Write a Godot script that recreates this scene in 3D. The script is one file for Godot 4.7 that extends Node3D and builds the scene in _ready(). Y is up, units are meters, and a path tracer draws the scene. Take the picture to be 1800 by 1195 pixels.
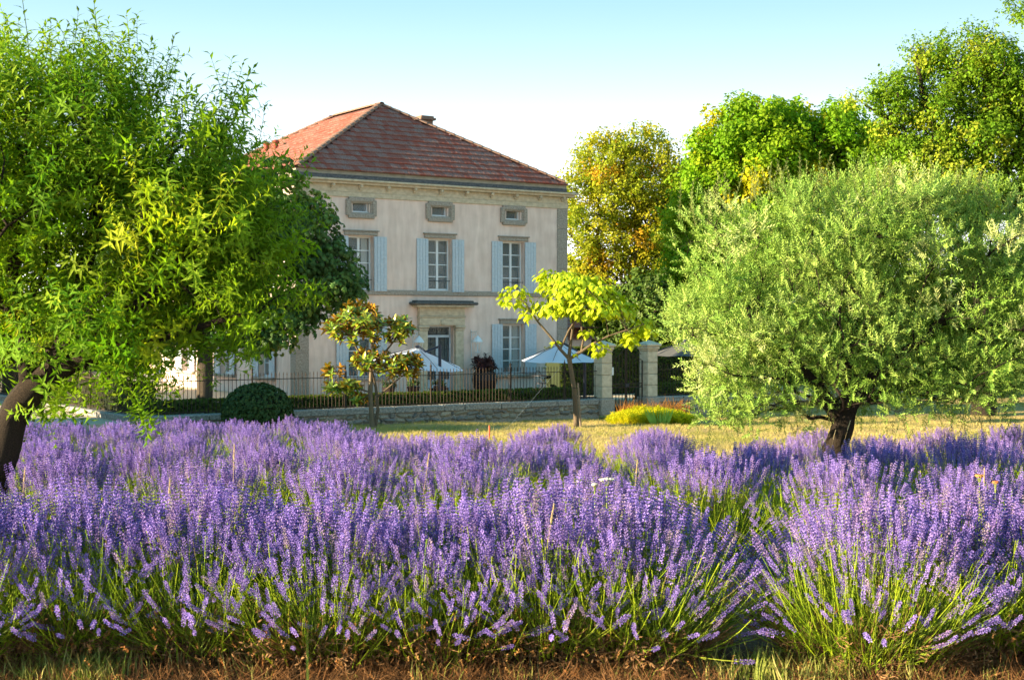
extends Node3D
# A Provencal country house behind lavender. x to the right, y up, -z into the picture; metres.

const EYE := 1.6
const FOCAL := 2500.0
var rng := RandomNumberGenerator.new()
var M := {}
var used := {}
var A2 := Vector2(0.8286, 0.5599)      # direction of the house front (x, depth)
var house_at := Vector3(-7.6, -1.1, -50.0)
var house_turn := atan2(0.5599, 0.8286)

# ------------------------------------------------------------------ mesh building
class MB:
	var v := PackedVector3Array()
	var n := PackedVector3Array()
	var c := PackedColorArray()
	var col := Color(1, 1, 1)
	func tri(a: Vector3, b: Vector3, d: Vector3) -> void:      # counter-clockwise seen from outside
		var m := (b - a).cross(d - a).normalized()
		trin(a, b, d, m, m, m)
	func trin(a: Vector3, b: Vector3, d: Vector3, na: Vector3, nb: Vector3, nd: Vector3) -> void:
		v.append(a); v.append(d); v.append(b)
		n.append(na); n.append(nd); n.append(nb)
		c.append(col); c.append(col); c.append(col)
	func quad(a: Vector3, b: Vector3, d: Vector3, e: Vector3) -> void:
		tri(a, b, d)
		tri(a, d, e)
	func box(o: Vector3, s: Vector3, t := Transform3D()) -> void:
		var h := s / 2.0
		var p: Array[Vector3] = []
		for i in 8:
			p.append(t * (o + Vector3(h.x if i & 1 else -h.x, h.y if i & 2 else -h.y, h.z if i & 4 else -h.z)))
		quad(p[4], p[5], p[7], p[6]); quad(p[1], p[0], p[2], p[3])
		quad(p[5], p[1], p[3], p[7]); quad(p[0], p[4], p[6], p[2])
		quad(p[6], p[7], p[3], p[2]); quad(p[0], p[1], p[5], p[4])
	func span(a: Vector3, b: Vector3) -> void:                  # box between two corners
		box((a + b) / 2.0, (b - a).abs())
	func chamfer(o: Vector3, s: Vector3, b: float, t := Transform3D(), jit := 0.0, r: RandomNumberGenerator = null) -> void:
		# a box with cut edges: 24 corner points, optionally pushed about
		var h := s / 2.0
		b = minf(b, minf(h.x, minf(h.y, h.z)) * 0.9)
		var k := {}
		for i in 8:
			var sg := Vector3(1 if i & 1 else -1, 1 if i & 2 else -1, 1 if i & 4 else -1)
			var off := Vector3.ZERO
			if r and jit > 0.0:
				off = Vector3(r.randf_range(-jit, jit), r.randf_range(-jit, jit), r.randf_range(-jit, jit) * 0.5)
			for ax in 3:
				var q := sg * (h - Vector3(b, b, b))
				q[ax] = sg[ax] * h[ax]
				k[i * 3 + ax] = t * (o + q + off)
		for ax in 3:
			var u := (ax + 1) % 3
			var w := (ax + 2) % 3
			for sgn in 2:
				var f: Array[int] = []
				for pr in [[0, 0], [1, 0], [1, 1], [0, 1]]:
					f.append((sgn << ax) | (pr[0] << u) | (pr[1] << w))
				if sgn == 0:
					f.reverse()
				quad(k[f[0] * 3 + ax], k[f[1] * 3 + ax], k[f[2] * 3 + ax], k[f[3] * 3 + ax])
		for ax in 3:                                            # twelve edges
			var u := (ax + 1) % 3
			var w := (ax + 2) % 3
			for su in 2:
				for sw in 2:
					var i0: int = (su << u) | (sw << w)
					var i1: int = i0 | (1 << ax)
					if su == sw:
						quad(k[i0 * 3 + u], k[i1 * 3 + u], k[i1 * 3 + w], k[i0 * 3 + w]) if false else _edge(k[i0 * 3 + u], k[i1 * 3 + u], k[i1 * 3 + w], k[i0 * 3 + w], t * o)
					else:
						_edge(k[i0 * 3 + u], k[i1 * 3 + u], k[i1 * 3 + w], k[i0 * 3 + w], t * o)
		for i in 8:
			var a: Vector3 = k[i * 3]
			var b2: Vector3 = k[i * 3 + 1]
			var d: Vector3 = k[i * 3 + 2]
			if (b2 - a).cross(d - a).dot(a - t * o) < 0:
				tri(a, d, b2)
			else:
				tri(a, b2, d)
	func _edge(a: Vector3, b: Vector3, d: Vector3, e: Vector3, o: Vector3) -> void:
		if (b - a).cross(d - a).dot((a + d) / 2.0 - o) < 0:
			quad(a, e, d, b)
		else:
			quad(a, b, d, e)
	func tube(p: Array, r: Array, sides := 6, caps := true) -> void:
		var x := Vector3.ZERO
		var rings := []
		for i in p.size():
			var d: Vector3 = ((p[mini(i + 1, p.size() - 1)] as Vector3) - (p[maxi(i - 1, 0)] as Vector3)).normalized()
			if x == Vector3.ZERO:
				x = d.cross(Vector3(0.31, 0.2, 0.93)).normalized()
				if x.length() < 0.5:
					x = Vector3.RIGHT
			x = (x - d * x.dot(d)).normalized()
			var z := d.cross(x)
			var ring := []
			for k in sides:
				var a := TAU * k / sides
				ring.append((x * cos(a) + z * sin(a)))
			rings.append(ring)
		for i in p.size() - 1:
			var a: Vector3 = p[i]
			var b: Vector3 = p[i + 1]
			var ra: float = r[i]
			var rb: float = r[i + 1]
			for k in sides:
				var k2 := (k + 1) % sides
				var n0: Vector3 = rings[i][k]
				var n1: Vector3 = rings[i][k2]
				var m0: Vector3 = rings[i + 1][k]
				var m1: Vector3 = rings[i + 1][k2]
				trin(a + n0 * ra, a + n1 * ra, b + m1 * rb, n0, n1, m1)
				trin(a + n0 * ra, b + m1 * rb, b + m0 * rb, n0, m1, m0)
		if caps:
			var last := p.size() - 1
			for k in sides:
				var k2 := (k + 1) % sides
				tri(p[0] + rings[0][k2] * r[0], p[0] + rings[0][k] * r[0], p[0])
				tri(p[last] + rings[last][k] * r[last], p[last] + rings[last][k2] * r[last], p[last])
	func lathe(prof: Array, seg := 16, o := Vector3.ZERO) -> void:   # [[radius, y], ...] from the bottom up
		for i in prof.size() - 1:
			var r0: float = prof[i][0]
			var r1: float = prof[i + 1][0]
			var y0: float = prof[i][1]
			var y1: float = prof[i + 1][1]
			var sl := Vector2(y1 - y0, r0 - r1).normalized()
			for k in seg:
				var a := TAU * k / seg
				var b := TAU * (k + 1) / seg
				var na := Vector3(cos(a) * sl.x, sl.y, sin(a) * sl.x)
				var nb := Vector3(cos(b) * sl.x, sl.y, sin(b) * sl.x)
				var p := o + Vector3(cos(a) * r0, y0, sin(a) * r0)
				var q := o + Vector3(cos(b) * r0, y0, sin(b) * r0)
				var s := o + Vector3(cos(b) * r1, y1, sin(b) * r1)
				var t := o + Vector3(cos(a) * r1, y1, sin(a) * r1)
				if r0 > 1e-5:
					trin(p, s, q, na, nb, nb)
				if r1 > 1e-5:
					trin(p, t, s, na, na, nb)
	func ball(o: Vector3, r: Vector3, seg := 8, rows := 5) -> void:
		for i in rows:
			for k in seg:
				var q: Array[Vector3] = []
				for e in [[i, k], [i, k + 1], [i + 1, k + 1], [i + 1, k]]:
					var la: float = PI * e[0] / rows - PI / 2
					var lo: float = TAU * e[1] / seg
					q.append(Vector3(cos(la) * cos(lo), sin(la), -cos(la) * sin(lo)))
				if i > 0:
					trin(o + q[0] * r, o + q[1] * r, o + q[2] * r, q[0], q[1], q[2])
				if i < rows - 1:
					trin(o + q[0] * r, o + q[2] * r, o + q[3] * r, q[0], q[2], q[3])
				elif i > 0:
					pass
	func leaf(base: Vector3, dir: Vector3, up: Vector3, ln: float, wd: float, fold := 0.25, bend := 0.15, wide := 0.4, round := 0.0) -> void:
		# a leaf folded along its midrib: base, two widths, tip
		dir = dir.normalized()
		var side := dir.cross(up).normalized()
		var nn := side.cross(dir).normalized()
		var w := wd / 2.0
		var m0 := base
		var m1 := base + dir * ln * wide - nn * bend * ln * 0.15
		var tip := base + dir * ln - nn * bend * ln
		if round > 0.0:
			var m2 := base + dir * ln * 0.75 - nn * bend * ln * 0.5
			for s in [-1.0, 1.0]:
				var e0: Vector3 = base + dir * ln * 0.04 + side * s * w * 0.6 + nn * fold * w * 0.6
				var e1: Vector3 = m1 + side * s * w + nn * fold * w
				var e2: Vector3 = m2 + side * s * w * round + nn * fold * w * round
				if s < 0:
					tri(m0, m1, e1); tri(m0, e1, e0); tri(m1, m2, e2); tri(m1, e2, e1); tri(m2, tip, e2)
				else:
					tri(m0, e1, m1); tri(m0, e0, e1); tri(m1, e2, m2); tri(m1, e1, e2); tri(m2, e2, tip)
		else:
			var l := m1 - side * w + nn * fold * w
			var q := m1 + side * w + nn * fold * w
			tri(m0, m1, l); tri(m1, tip, l); tri(m0, q, m1); tri(m1, q, tip)
	func mesh() -> ArrayMesh:
		var arr := []
		arr.resize(Mesh.ARRAY_MAX)
		arr[Mesh.ARRAY_VERTEX] = v
		arr[Mesh.ARRAY_NORMAL] = n
		arr[Mesh.ARRAY_COLOR] = c
		var m := ArrayMesh.new()
		m.add_surface_from_arrays(Mesh.PRIMITIVE_TRIANGLES, arr)
		return m

# ------------------------------------------------------------------ scene helpers
func numbered(called: String) -> String:
	var k: int = used.get(called, 0)
	used[called] = k + 1
	return called if k == 0 else "%s_%03d" % [called, k]

func tag(o: Node3D, label: String, category := "", group := "", kind := "") -> Node3D:
	if label != "": o.set_meta("label", label)
	if category != "": o.set_meta("category", category)
	if group != "": o.set_meta("group", group)
	if kind != "": o.set_meta("kind", kind)
	return o

func thing(called: String, label: String, category: String, at := Vector3.ZERO, turn := 0.0, group := "") -> Node3D:
	var o := Node3D.new()
	o.name = numbered(called)
	add_child(o)
	o.position = at
	o.rotation.y = turn
	tag(o, label, category, group)
	return o

func part_name(parent: Node, called: String) -> String:
	if not parent.has_meta("_names"):
		parent.set_meta("_names", {})
	var d: Dictionary = parent.get_meta("_names")
	var k: int = d.get(called, 0)
	d[called] = k + 1
	return called if k == 0 else "%s_%03d" % [called, k]

func put(called: String, mesh: Mesh, mat: Material, parent: Node = self, t := Transform3D()) -> MeshInstance3D:
	var o := MeshInstance3D.new()
	o.name = numbered(called) if parent == self else part_name(parent, called)
	o.mesh = mesh
	o.material_override = mat
	o.transform = t
	parent.add_child(o, true)
	return o

func many(called: String, mesh: Mesh, mat: Material, xs: Array, cols: Array, parent: Node = self) -> MultiMeshInstance3D:
	var mm := MultiMesh.new()
	mm.transform_format = MultiMesh.TRANSFORM_3D
	mm.use_colors = cols.size() > 0
	mm.mesh = mesh
	mm.instance_count = xs.size()
	for i in xs.size():
		mm.set_instance_transform(i, xs[i])
		if cols.size() > 0:
			mm.set_instance_color(i, cols[i])
	var o := MultiMeshInstance3D.new()
	o.name = numbered(called) if parent == self else part_name(parent, called)
	o.multimesh = mm
	o.material_override = mat
	parent.add_child(o, true)
	o.set_meta("kind", "stuff")
	return o

func px(x: float, y: float, depth: float) -> Vector3:          # the place at that depth which the photograph shows at (x, y)
	return Vector3((x - 900.0) / FOCAL * depth, EYE + (565.0 - y) / FOCAL * depth, -depth)

func ground_y(x: float, depth: float) -> float:
	var d := clampf(depth, 0.0, 45.0)
	return -0.041 * maxf(d - 7.0, 0.0) + 0.03 * sin(x * 1.3 + depth * 0.7) * clampf((depth - 4.0) / 10.0, 0.2, 1.0)

func on_ground(x: float, depth: float) -> Vector3:
	return Vector3((x - 900.0) / FOCAL * depth, ground_y((x - 900.0) / FOCAL * depth, depth), -depth)

func local(lx: float, y: float, lz: float) -> Vector3:          # house axes to world
	return house_at + Basis(Vector3.UP, house_turn) * Vector3(lx, y, lz)

func rr(a: float, b: float) -> float:
	return rng.randf_range(a, b)

func lin(r: float, g: float, b: float) -> Color:
	return Color(r, g, b).linear_to_srgb()

func noise_tex(a: Color, b: Color, freq: float, seed_: int, oct := 5, mid := Color(0, 0, 0, 0), size := 512) -> NoiseTexture2D:
	var f := FastNoiseLite.new()
	f.seed = seed_
	f.frequency = freq
	f.fractal_octaves = oct
	f.noise_type = FastNoiseLite.TYPE_SIMPLEX_SMOOTH
	var g := Gradient.new()
	g.set_color(0, a.linear_to_srgb()); g.set_offset(0, 0.2)
	g.set_color(1, b.linear_to_srgb()); g.set_offset(1, 0.8)
	if mid.a > 0.0:
		g.add_point(0.5, mid.linear_to_srgb())
	var t := NoiseTexture2D.new()
	t.width = size
	t.height = size
	t.seamless = true
	t.noise = f
	t.color_ramp = g
	return t

func flat_white() -> ImageTexture:
	var im := Image.create(4, 4, false, Image.FORMAT_RGB8)
	im.fill(Color(1, 1, 1))
	return ImageTexture.create_from_image(im)

func grain(freq: float, seed_: int, oct := 4) -> NoiseTexture2D:
	return noise_tex(Color(0.0, 0.0, 0.0), Color(1, 1, 1), freq, seed_, oct)

func surf(a: Color, b: Color, freq := 0.02, scale := 0.5, rough := 0.9, bump := 0.0, seed_ := 1) -> StandardMaterial3D:
	# linear base colours a and b mixed by noise, laid on in world axes; bump in centimetres
	var m := StandardMaterial3D.new()
	m.albedo_texture = noise_tex(a, b, freq, seed_)
	m.uv1_triplanar = true
	m.uv1_world_triplanar = true
	m.uv1_scale = Vector3.ONE * scale
	m.roughness = rough
	m.metallic_specular = 0.3
	if bump > 0.0:
		m.heightmap_enabled = true
		m.heightmap_texture = grain(freq * 2.0, seed_ + 50)
		m.heightmap_scale = bump
	return m

func plain(r: float, g: float, b: float, rough := 0.7, metal := 0.0) -> StandardMaterial3D:
	var m := StandardMaterial3D.new()
	m.albedo_color = lin(r, g, b)
	m.roughness = rough
	m.metallic = metal
	return m

func leaf_mat(back: Color, rough := 0.55, spec := 0.35) -> StandardMaterial3D:
	var m := StandardMaterial3D.new()
	m.vertex_color_use_as_albedo = true
	m.roughness = rough
	m.metallic_specular = spec
	m.backlight_enabled = true
	m.backlight = back.linear_to_srgb()
	return m

func _ready() -> void:
	rng.seed = 20240611
	camera_and_light()
	materials()
	ground()
	house()
	garden_wall_and_fence()
	gate()
	terrace_things()
	trees()
	lavender()
	lawn_things()
	foreground_things()
	tidy(self)

func tidy(o: Node) -> void:
	if o.has_meta("_names"):
		o.remove_meta("_names")
	for ch in o.get_children():
		tidy(ch)

func camera_and_light() -> void:
	var cam := Camera3D.new()
	cam.name = "camera"
	cam.fov = rad_to_deg(2.0 * atan(597.5 / FOCAL))
	cam.position = Vector3(0, EYE, 0)
	cam.rotation.x = -atan(32.5 / FOCAL)
	cam.near = 0.1
	cam.far = 900.0
	var lens := CameraAttributesPhysical.new()
	lens.frustum_focal_length = 12.0 * FOCAL / 597.5
	lens.frustum_focus_distance = 22.0
	lens.frustum_near = 0.1
	lens.frustum_far = 900.0
	lens.exposure_aperture = 9.5
	cam.attributes = lens
	add_child(cam)
	cam.current = true
	var sky := ProceduralSkyMaterial.new()
	sky.sky_top_color = lin(0.042, 0.138, 0.205)
	sky.sky_horizon_color = lin(1.0, 0.95, 0.86)
	sky.sky_curve = 0.6 / 10.0
	sky.ground_bottom_color = lin(0.12, 0.1, 0.06)
	sky.ground_horizon_color = lin(0.5, 0.45, 0.3)
	sky.sun_angle_max = 1.0
	var e := Environment.new()
	e.background_mode = Environment.BG_SKY
	e.sky = Sky.new()
	e.sky.sky_material = sky
	e.background_energy_multiplier = 0.75
	e.tonemap_mode = Environment.TONE_MAPPER_LINEAR
	e.tonemap_exposure = 5.8
	e.sdfgi_enabled = true
	e.ssao_enabled = true
	e.ssil_enabled = true
	var w := WorldEnvironment.new()
	w.name = "surroundings"
	w.environment = e
	add_child(w)
	var sun := DirectionalLight3D.new()
	sun.name = "sun"
	sun.light_color = Color(1.0, 0.92, 0.77)
	sun.light_energy = 1.1
	sun.light_angular_distance = 0.5
	sun.shadow_enabled = true
	add_child(sun)
	var el := deg_to_rad(12.5)
	var side := deg_to_rad(18.0)                                # how far the sun stands on the camera's side of due left
	var to_sun := Vector3(-cos(side) * cos(el), sin(el), sin(side) * cos(el))
	sun.look_at_from_position(to_sun * 50.0, Vector3.ZERO)

func materials() -> void:
	M.plaster = surf(Color(0.80, 0.61, 0.525), Color(0.90, 0.715, 0.62), 0.012, 0.22, 0.95, 0.25, 3)
	M.plaster.detail_enabled = true
	M.plaster.detail_albedo = noise_tex(Color(0.82, 0.80, 0.78), Color(1, 1, 1), 0.02, 77, 4)
	M.plaster.detail_mask = flat_white()
	M.plaster.detail_blend_mode = BaseMaterial3D.BLEND_MODE_MUL
	M.plaster.detail_uv_layer = BaseMaterial3D.DETAIL_UV_2
	M.plaster.uv2_triplanar = true
	M.plaster.uv2_world_triplanar = true
	M.plaster.uv2_scale = Vector3(0.45, 0.06, 0.45)
	M.stone = surf(Color(0.46, 0.38, 0.27), Color(0.66, 0.56, 0.41), 0.02, 0.5, 0.95, 0.12, 5)
	M.stone_grey = surf(Color(0.24, 0.20, 0.165), Color(0.48, 0.42, 0.35), 0.04, 0.8, 0.95, 0.25, 7)
	M.stone_dark = surf(Color(0.06, 0.06, 0.06), Color(0.2, 0.18, 0.16), 0.04, 0.7, 0.95, 0.6, 9)
	M.parapet = surf(Color(0.3, 0.26, 0.2), Color(0.42, 0.36, 0.28), 0.02, 0.4, 0.95, 0.3, 11)
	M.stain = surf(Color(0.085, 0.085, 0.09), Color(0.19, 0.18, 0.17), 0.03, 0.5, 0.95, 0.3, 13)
	M.shutter = surf(Color(0.46, 0.52, 0.57), Color(0.57, 0.63, 0.68), 0.02, 0.8, 0.6, 0.0, 15)
	M.shutter_worn = surf(Color(0.42, 0.48, 0.53), Color(0.54, 0.59, 0.63), 0.03, 1.2, 0.75, 0.0, 16)
	M.white = plain(0.72, 0.74, 0.75, 0.45)
	M.curtain = plain(0.5, 0.5, 0.47, 0.9)
	M.iron = plain(0.02, 0.022, 0.03, 0.5, 0.3)
	M.rust = surf(Color(0.03, 0.022, 0.018), Color(0.085, 0.055, 0.037), 0.05, 3.0, 0.75, 0.0, 17)
	M.dark = plain(0.03, 0.028, 0.025, 0.9)
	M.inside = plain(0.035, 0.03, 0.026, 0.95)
	M.glass = StandardMaterial3D.new()
	M.glass.albedo_color = Color(0.8, 0.85, 0.85, 0.12)
	M.glass.transparency = BaseMaterial3D.TRANSPARENCY_ALPHA
	M.glass.roughness = 0.03
	M.glass.metallic_specular = 0.2
	M.tiles = []
	for k in 6:
		var a := Color(0.31, 0.07, 0.042).lerp(Color(0.29, 0.10, 0.072), k / 5.0)
		M.tiles.append(surf(a * 0.8, a.lerp(Color(0.38, 0.31, 0.27), 0.16 + 0.08 * k), 0.03, 0.8, 0.9, 0.15, 20 + k))
	M.ridge = surf(Color(0.2, 0.09, 0.06), Color(0.3, 0.22, 0.17), 0.04, 0.9, 0.95, 0.2, 31)
	M.roof_under = plain(0.11, 0.04, 0.03, 0.95)
	M.bark_grey = surf(Color(0.05, 0.04, 0.03), Color(0.16, 0.125, 0.09), 0.06, 2.5, 0.95, 1.2, 40)
	M.bark_dark = surf(Color(0.022, 0.017, 0.013), Color(0.085, 0.06, 0.042), 0.06, 3.0, 0.95, 1.5, 41)
	M.bark_mid = surf(Color(0.09, 0.065, 0.042), Color(0.24, 0.18, 0.115), 0.06, 3.0, 0.9, 0.8, 43)
	M.bark_pale = surf(Color(0.12, 0.09, 0.055), Color(0.26, 0.2, 0.13), 0.05, 2.0, 0.9, 0.5, 42)
	M.leaf = leaf_mat(Color(0.85, 0.95, 0.25), 0.65, 0.22)
	M.leaf_gloss = leaf_mat(Color(0.4, 0.4, 0.12), 0.28, 0.5)
	M.leaf_dark = leaf_mat(Color(0.45, 0.5, 0.15), 0.5, 0.35)
	M.leaf_dull = leaf_mat(Color(0.4, 0.45, 0.2), 0.6, 0.3)
	M.petal = leaf_mat(Color(0.5, 0.42, 0.6), 0.8, 0.15)
	M.stem = leaf_mat(Color(0.5, 0.6, 0.15), 0.6, 0.25)
	M.soil = surf(Color(0.55, 0.5, 0.45), Color(1.0, 0.95, 0.85), 0.04, 0.6, 1.0, 2.0, 45)
	M.soil.vertex_color_use_as_albedo = true
	M.gravel = surf(Color(0.46, 0.37, 0.26), Color(0.62, 0.51, 0.37), 0.1, 1.2, 1.0, 0.8, 46)
	M.canvas = plain(0.68, 0.72, 0.82, 0.85)
	M.canvas.backlight_enabled = true
	M.canvas.backlight = Color(0.7, 0.72, 0.78)
	M.canvas_grey = plain(0.09, 0.085, 0.08, 0.9)
	M.pot = surf(Color(0.02, 0.014, 0.014), Color(0.045, 0.032, 0.03), 0.03, 1.5, 0.5, 0.0, 47)
	M.brick = surf(Color(0.36, 0.15, 0.08), Color(0.5, 0.25, 0.14), 0.04, 1.5, 0.95, 0.4, 48)
	M.wood = surf(Color(0.16, 0.12, 0.08), Color(0.3, 0.23, 0.16), 0.05, 3.0, 0.9, 0.3, 49)
	M.zinc = plain(0.55, 0.6, 0.66, 0.4, 0.2)
	M.litter = leaf_mat(Color(0.3, 0.26, 0.22), 0.9, 0.1)
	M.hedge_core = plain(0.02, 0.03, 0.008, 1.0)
	M.iris = leaf_mat(Color(0.3, 0.5, 0.05))
	M.iris.vertex_color_use_as_albedo = false
	M.iris.albedo_color = lin(0.24, 0.34, 0.05)
	M.weed = plain(0.25, 0.3, 0.07, 0.9)
	M.straw = leaf_mat(Color(0.6, 0.5, 0.3))
	M.straw.vertex_color_use_as_albedo = false
	M.straw.albedo_color = lin(0.5, 0.38, 0.2)

# ------------------------------------------------------------------ ground
func ground() -> void:
	var m := MB.new()
	var zs: Array[float] = []
	var z := -20.0
	while z < 60.0:
		zs.append(z)
		z += 0.35 if z > 3.0 and z < 20.0 else 1.5
	for q in [70.0, 90.0, 130.0, 200.0, 350.0, 600.0, 800.0]:
		zs.append(q)
	var xs: Array[float] = [-600.0, -250.0, -100.0, -50.0]
	for k in 73:
		xs.append(-30.0 + k * 60.0 / 72.0)
	for q in [50.0, 100.0, 250.0, 600.0]:
		xs.append(q)
	var f := FastNoiseLite.new()
	f.seed = 5
	f.frequency = 0.35
	var shade := func(x: float, d: float) -> Color:
		var t := clampf((d - 10.0) / 4.0 + f.get_noise_2d(x * 2.0, d * 2.0) * 0.8, 0.0, 1.0)
		var soil := Color(0.20, 0.115, 0.06)
		var straw := Color(0.62, 0.46, 0.19)
		var green := Color(0.24, 0.23, 0.07)
		return soil.lerp(straw.lerp(green, clampf(f.get_noise_2d(x * 0.7 + 90.0, d * 0.7) * 0.9 + 0.15, 0.0, 0.6)), t)
	for i in zs.size() - 1:
		for k in xs.size() - 1:
			var p: Array[Vector3] = []
			var cs: Array[Color] = []
			for e in [[k, i], [k + 1, i], [k + 1, i + 1], [k, i + 1]]:
				var x: float = xs[e[0]]
				var d: float = zs[e[1]]
				p.append(Vector3(x, ground_y(x, d), -d))
				cs.append(shade.call(x, d))
			var up := Vector3.UP
			for q in [[0, 1, 2], [0, 2, 3]]:
				m.trin(p[q[0]], p[q[1]], p[q[2]], up, up, up)
				var at := m.c.size()
				m.c[at - 3] = cs[q[0]]; m.c[at - 2] = cs[q[2]]; m.c[at - 1] = cs[q[1]]
	tag(put("ground", m.mesh(), M.soil), "", "", "", "structure")
	m = MB.new()
	m.span(Vector3(-30.0, -0.25, -40.0), Vector3(6.95, 0.0, 8.62))
	m.span(Vector3(8.8, -0.25, -40.0), Vector3(22.0, 0.0, 8.62))
	var t := put("terrace", m.mesh(), M.gravel)
	t.position = house_at
	t.rotation.y = house_turn
	tag(t, "", "", "", "structure")

# ------------------------------------------------------------------ the house
func holed_wall(m: MB, w: float, h: float, y0: float, holes: Array, deep: float) -> void:
	# front of a wall in the plane z = 0, x 0..w, with its openings' reveals
	var xs := [0.0, w]
	var ys := [y0, h]
	for o in holes:
		xs.append_array([o[0], o[2]])
		ys.append_array([o[1], o[3]])
	xs.sort(); ys.sort()
	for i in xs.size() - 1:
		for k in ys.size() - 1:
			var x0: float = xs[i]
			var x1: float = xs[i + 1]
			var ya: float = ys[k]
			var yb: float = ys[k + 1]
			if x1 - x0 < 1e-4 or yb - ya < 1e-4:
				continue
			var inside := false
			for o in holes:
				if x0 > o[0] - 1e-4 and x1 < o[2] + 1e-4 and ya > o[1] - 1e-4 and yb < o[3] + 1e-4:
					inside = true
			if inside:
				continue
			m.quad(Vector3(x0, ya, 0), Vector3(x1, ya, 0), Vector3(x1, yb, 0), Vector3(x0, yb, 0))
			m.quad(Vector3(x1, ya, -deep), Vector3(x0, ya, -deep), Vector3(x0, yb, -deep), Vector3(x1, yb, -deep))
	for o in holes:
		var a := Vector3(o[0], o[1], 0)
		var b := Vector3(o[2], o[1], 0)
		var c := Vector3(o[2], o[3], 0)
		var d := Vector3(o[0], o[3], 0)
		var k := Vector3(0, 0, -deep)
		m.quad(a, a + k, b + k, b)
		m.quad(b, b + k, c + k, c)
		m.quad(c, c + k, d + k, d)
		m.quad(d, d + k, a + k, a)

func house_window(root: Node3D, t: Transform3D, w: float, h: float, cols: int, rows: int, curtain := false) -> Node3D:
	# origin at the middle of the sill, in the plane of the wall; the frame is set back in the reveal
	var win := Node3D.new()
	win.name = part_name(root, "window")
	win.transform = t
	root.add_child(win, true)
	var m := MB.new()
	var z := -0.20
	var fr := 0.05
	m.span(Vector3(-w / 2, 0, z - 0.05), Vector3(-w / 2 + fr, h, z))
	m.span(Vector3(w / 2 - fr, 0, z - 0.05), Vector3(w / 2, h, z))
	m.span(Vector3(-w / 2 + fr, h - fr, z - 0.05), Vector3(w / 2 - fr, h, z))
	m.span(Vector3(-w / 2 + fr, 0, z - 0.05), Vector3(w / 2 - fr, fr * 1.4, z))
	m.span(Vector3(-0.045, fr * 1.4, z - 0.04), Vector3(0.045, h - fr, z + 0.012))
	put("frame", m.mesh(), M.white, win)
	var half := w / 2 - fr
	for s in cols:
		var x0 := -half if s == 0 else 0.045
		var x1 := -0.045 if s == 0 else half
		for r in rows:
			var y0 := fr * 1.4 + (h - fr * 2.4) * r / rows
			var y1 := fr * 1.4 + (h - fr * 2.4) * (r + 1) / rows
			if r > 0:
				m = MB.new()
				m.span(Vector3(x0, y0 - 0.016, z - 0.03), Vector3(x1, y0 + 0.016, z - 0.002))
				put("glazing_bar", m.mesh(), M.white, win)
			m = MB.new()
			m.span(Vector3(x0, y0 + 0.01, z - 0.022), Vector3(x1, y1 - 0.01, z - 0.016))
			put("pane", m.mesh(), M.glass, win)
	if curtain:
		m = MB.new()
		for k in 10:
			var xa := half * 0.4 + half * 0.58 * k / 10.0
			var xb := half * 0.4 + half * 0.58 * (k + 1) / 10.0
			var za := z - 0.14 - 0.03 * (k % 2)
			var zb := z - 0.14 - 0.03 * ((k + 1) % 2)
			m.quad(Vector3(xa, 0.05, za), Vector3(xb, 0.05, zb), Vector3(xb, h - 0.05, zb), Vector3(xa, h - 0.05, za))
		put("curtain", m.mesh(), M.curtain, win)
	return win

func house_shutter(root: Node3D, t: Transform3D, w: float, h: float) -> void:
	# origin at the lower hinge corner, boards run from x 0 to w
	var sh := Node3D.new()
	sh.name = part_name(root, "shutter")
	sh.transform = t
	root.add_child(sh, true)
	var n := 4
	for k in n:
		var m := MB.new()
		var x := w * (k + 0.5) / n
		m.chamfer(Vector3(x, h / 2, 0.02), Vector3(w / n - 0.006, h, 0.03), 0.008)
		put("board", m.mesh(), M.shutter if rng.randf() < 0.7 else M.shutter_worn, sh)
	for y in [0.14, 0.5, 0.86]:
		var m := MB.new()
		m.span(Vector3(0.01, h * y - 0.022, 0.036), Vector3(w - 0.03, h * y + 0.022, 0.046))
		put("hinge_strap", m.mesh(), M.shutter, sh)

func framed(root: Node3D, called: String, x0: float, y0: float, x1: float, y1: float, b: float, z: float, mat: Material, cut := 0.0) -> void:
	# a moulded stone frame round an opening: four pieces, outer corners cut
	var m := MB.new()
	m.chamfer(Vector3((x0 + x1) / 2, y1 - b / 2, z / 2), Vector3(x1 - x0 - cut * 2, b, z), 0.02)
	m.chamfer(Vector3((x0 + x1) / 2, y0 + b / 2, z / 2), Vector3(x1 - x0 - cut * 2, b, z), 0.02)
	m.chamfer(Vector3(x0 + b / 2, (y0 + y1) / 2, z / 2 - 0.003), Vector3(b, y1 - y0 - cut * 2, z), 0.02)
	m.chamfer(Vector3(x1 - b / 2, (y0 + y1) / 2, z / 2 - 0.003), Vector3(b, y1 - y0 - cut * 2, z), 0.02)
	put(called, m.mesh(), mat, root)

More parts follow.
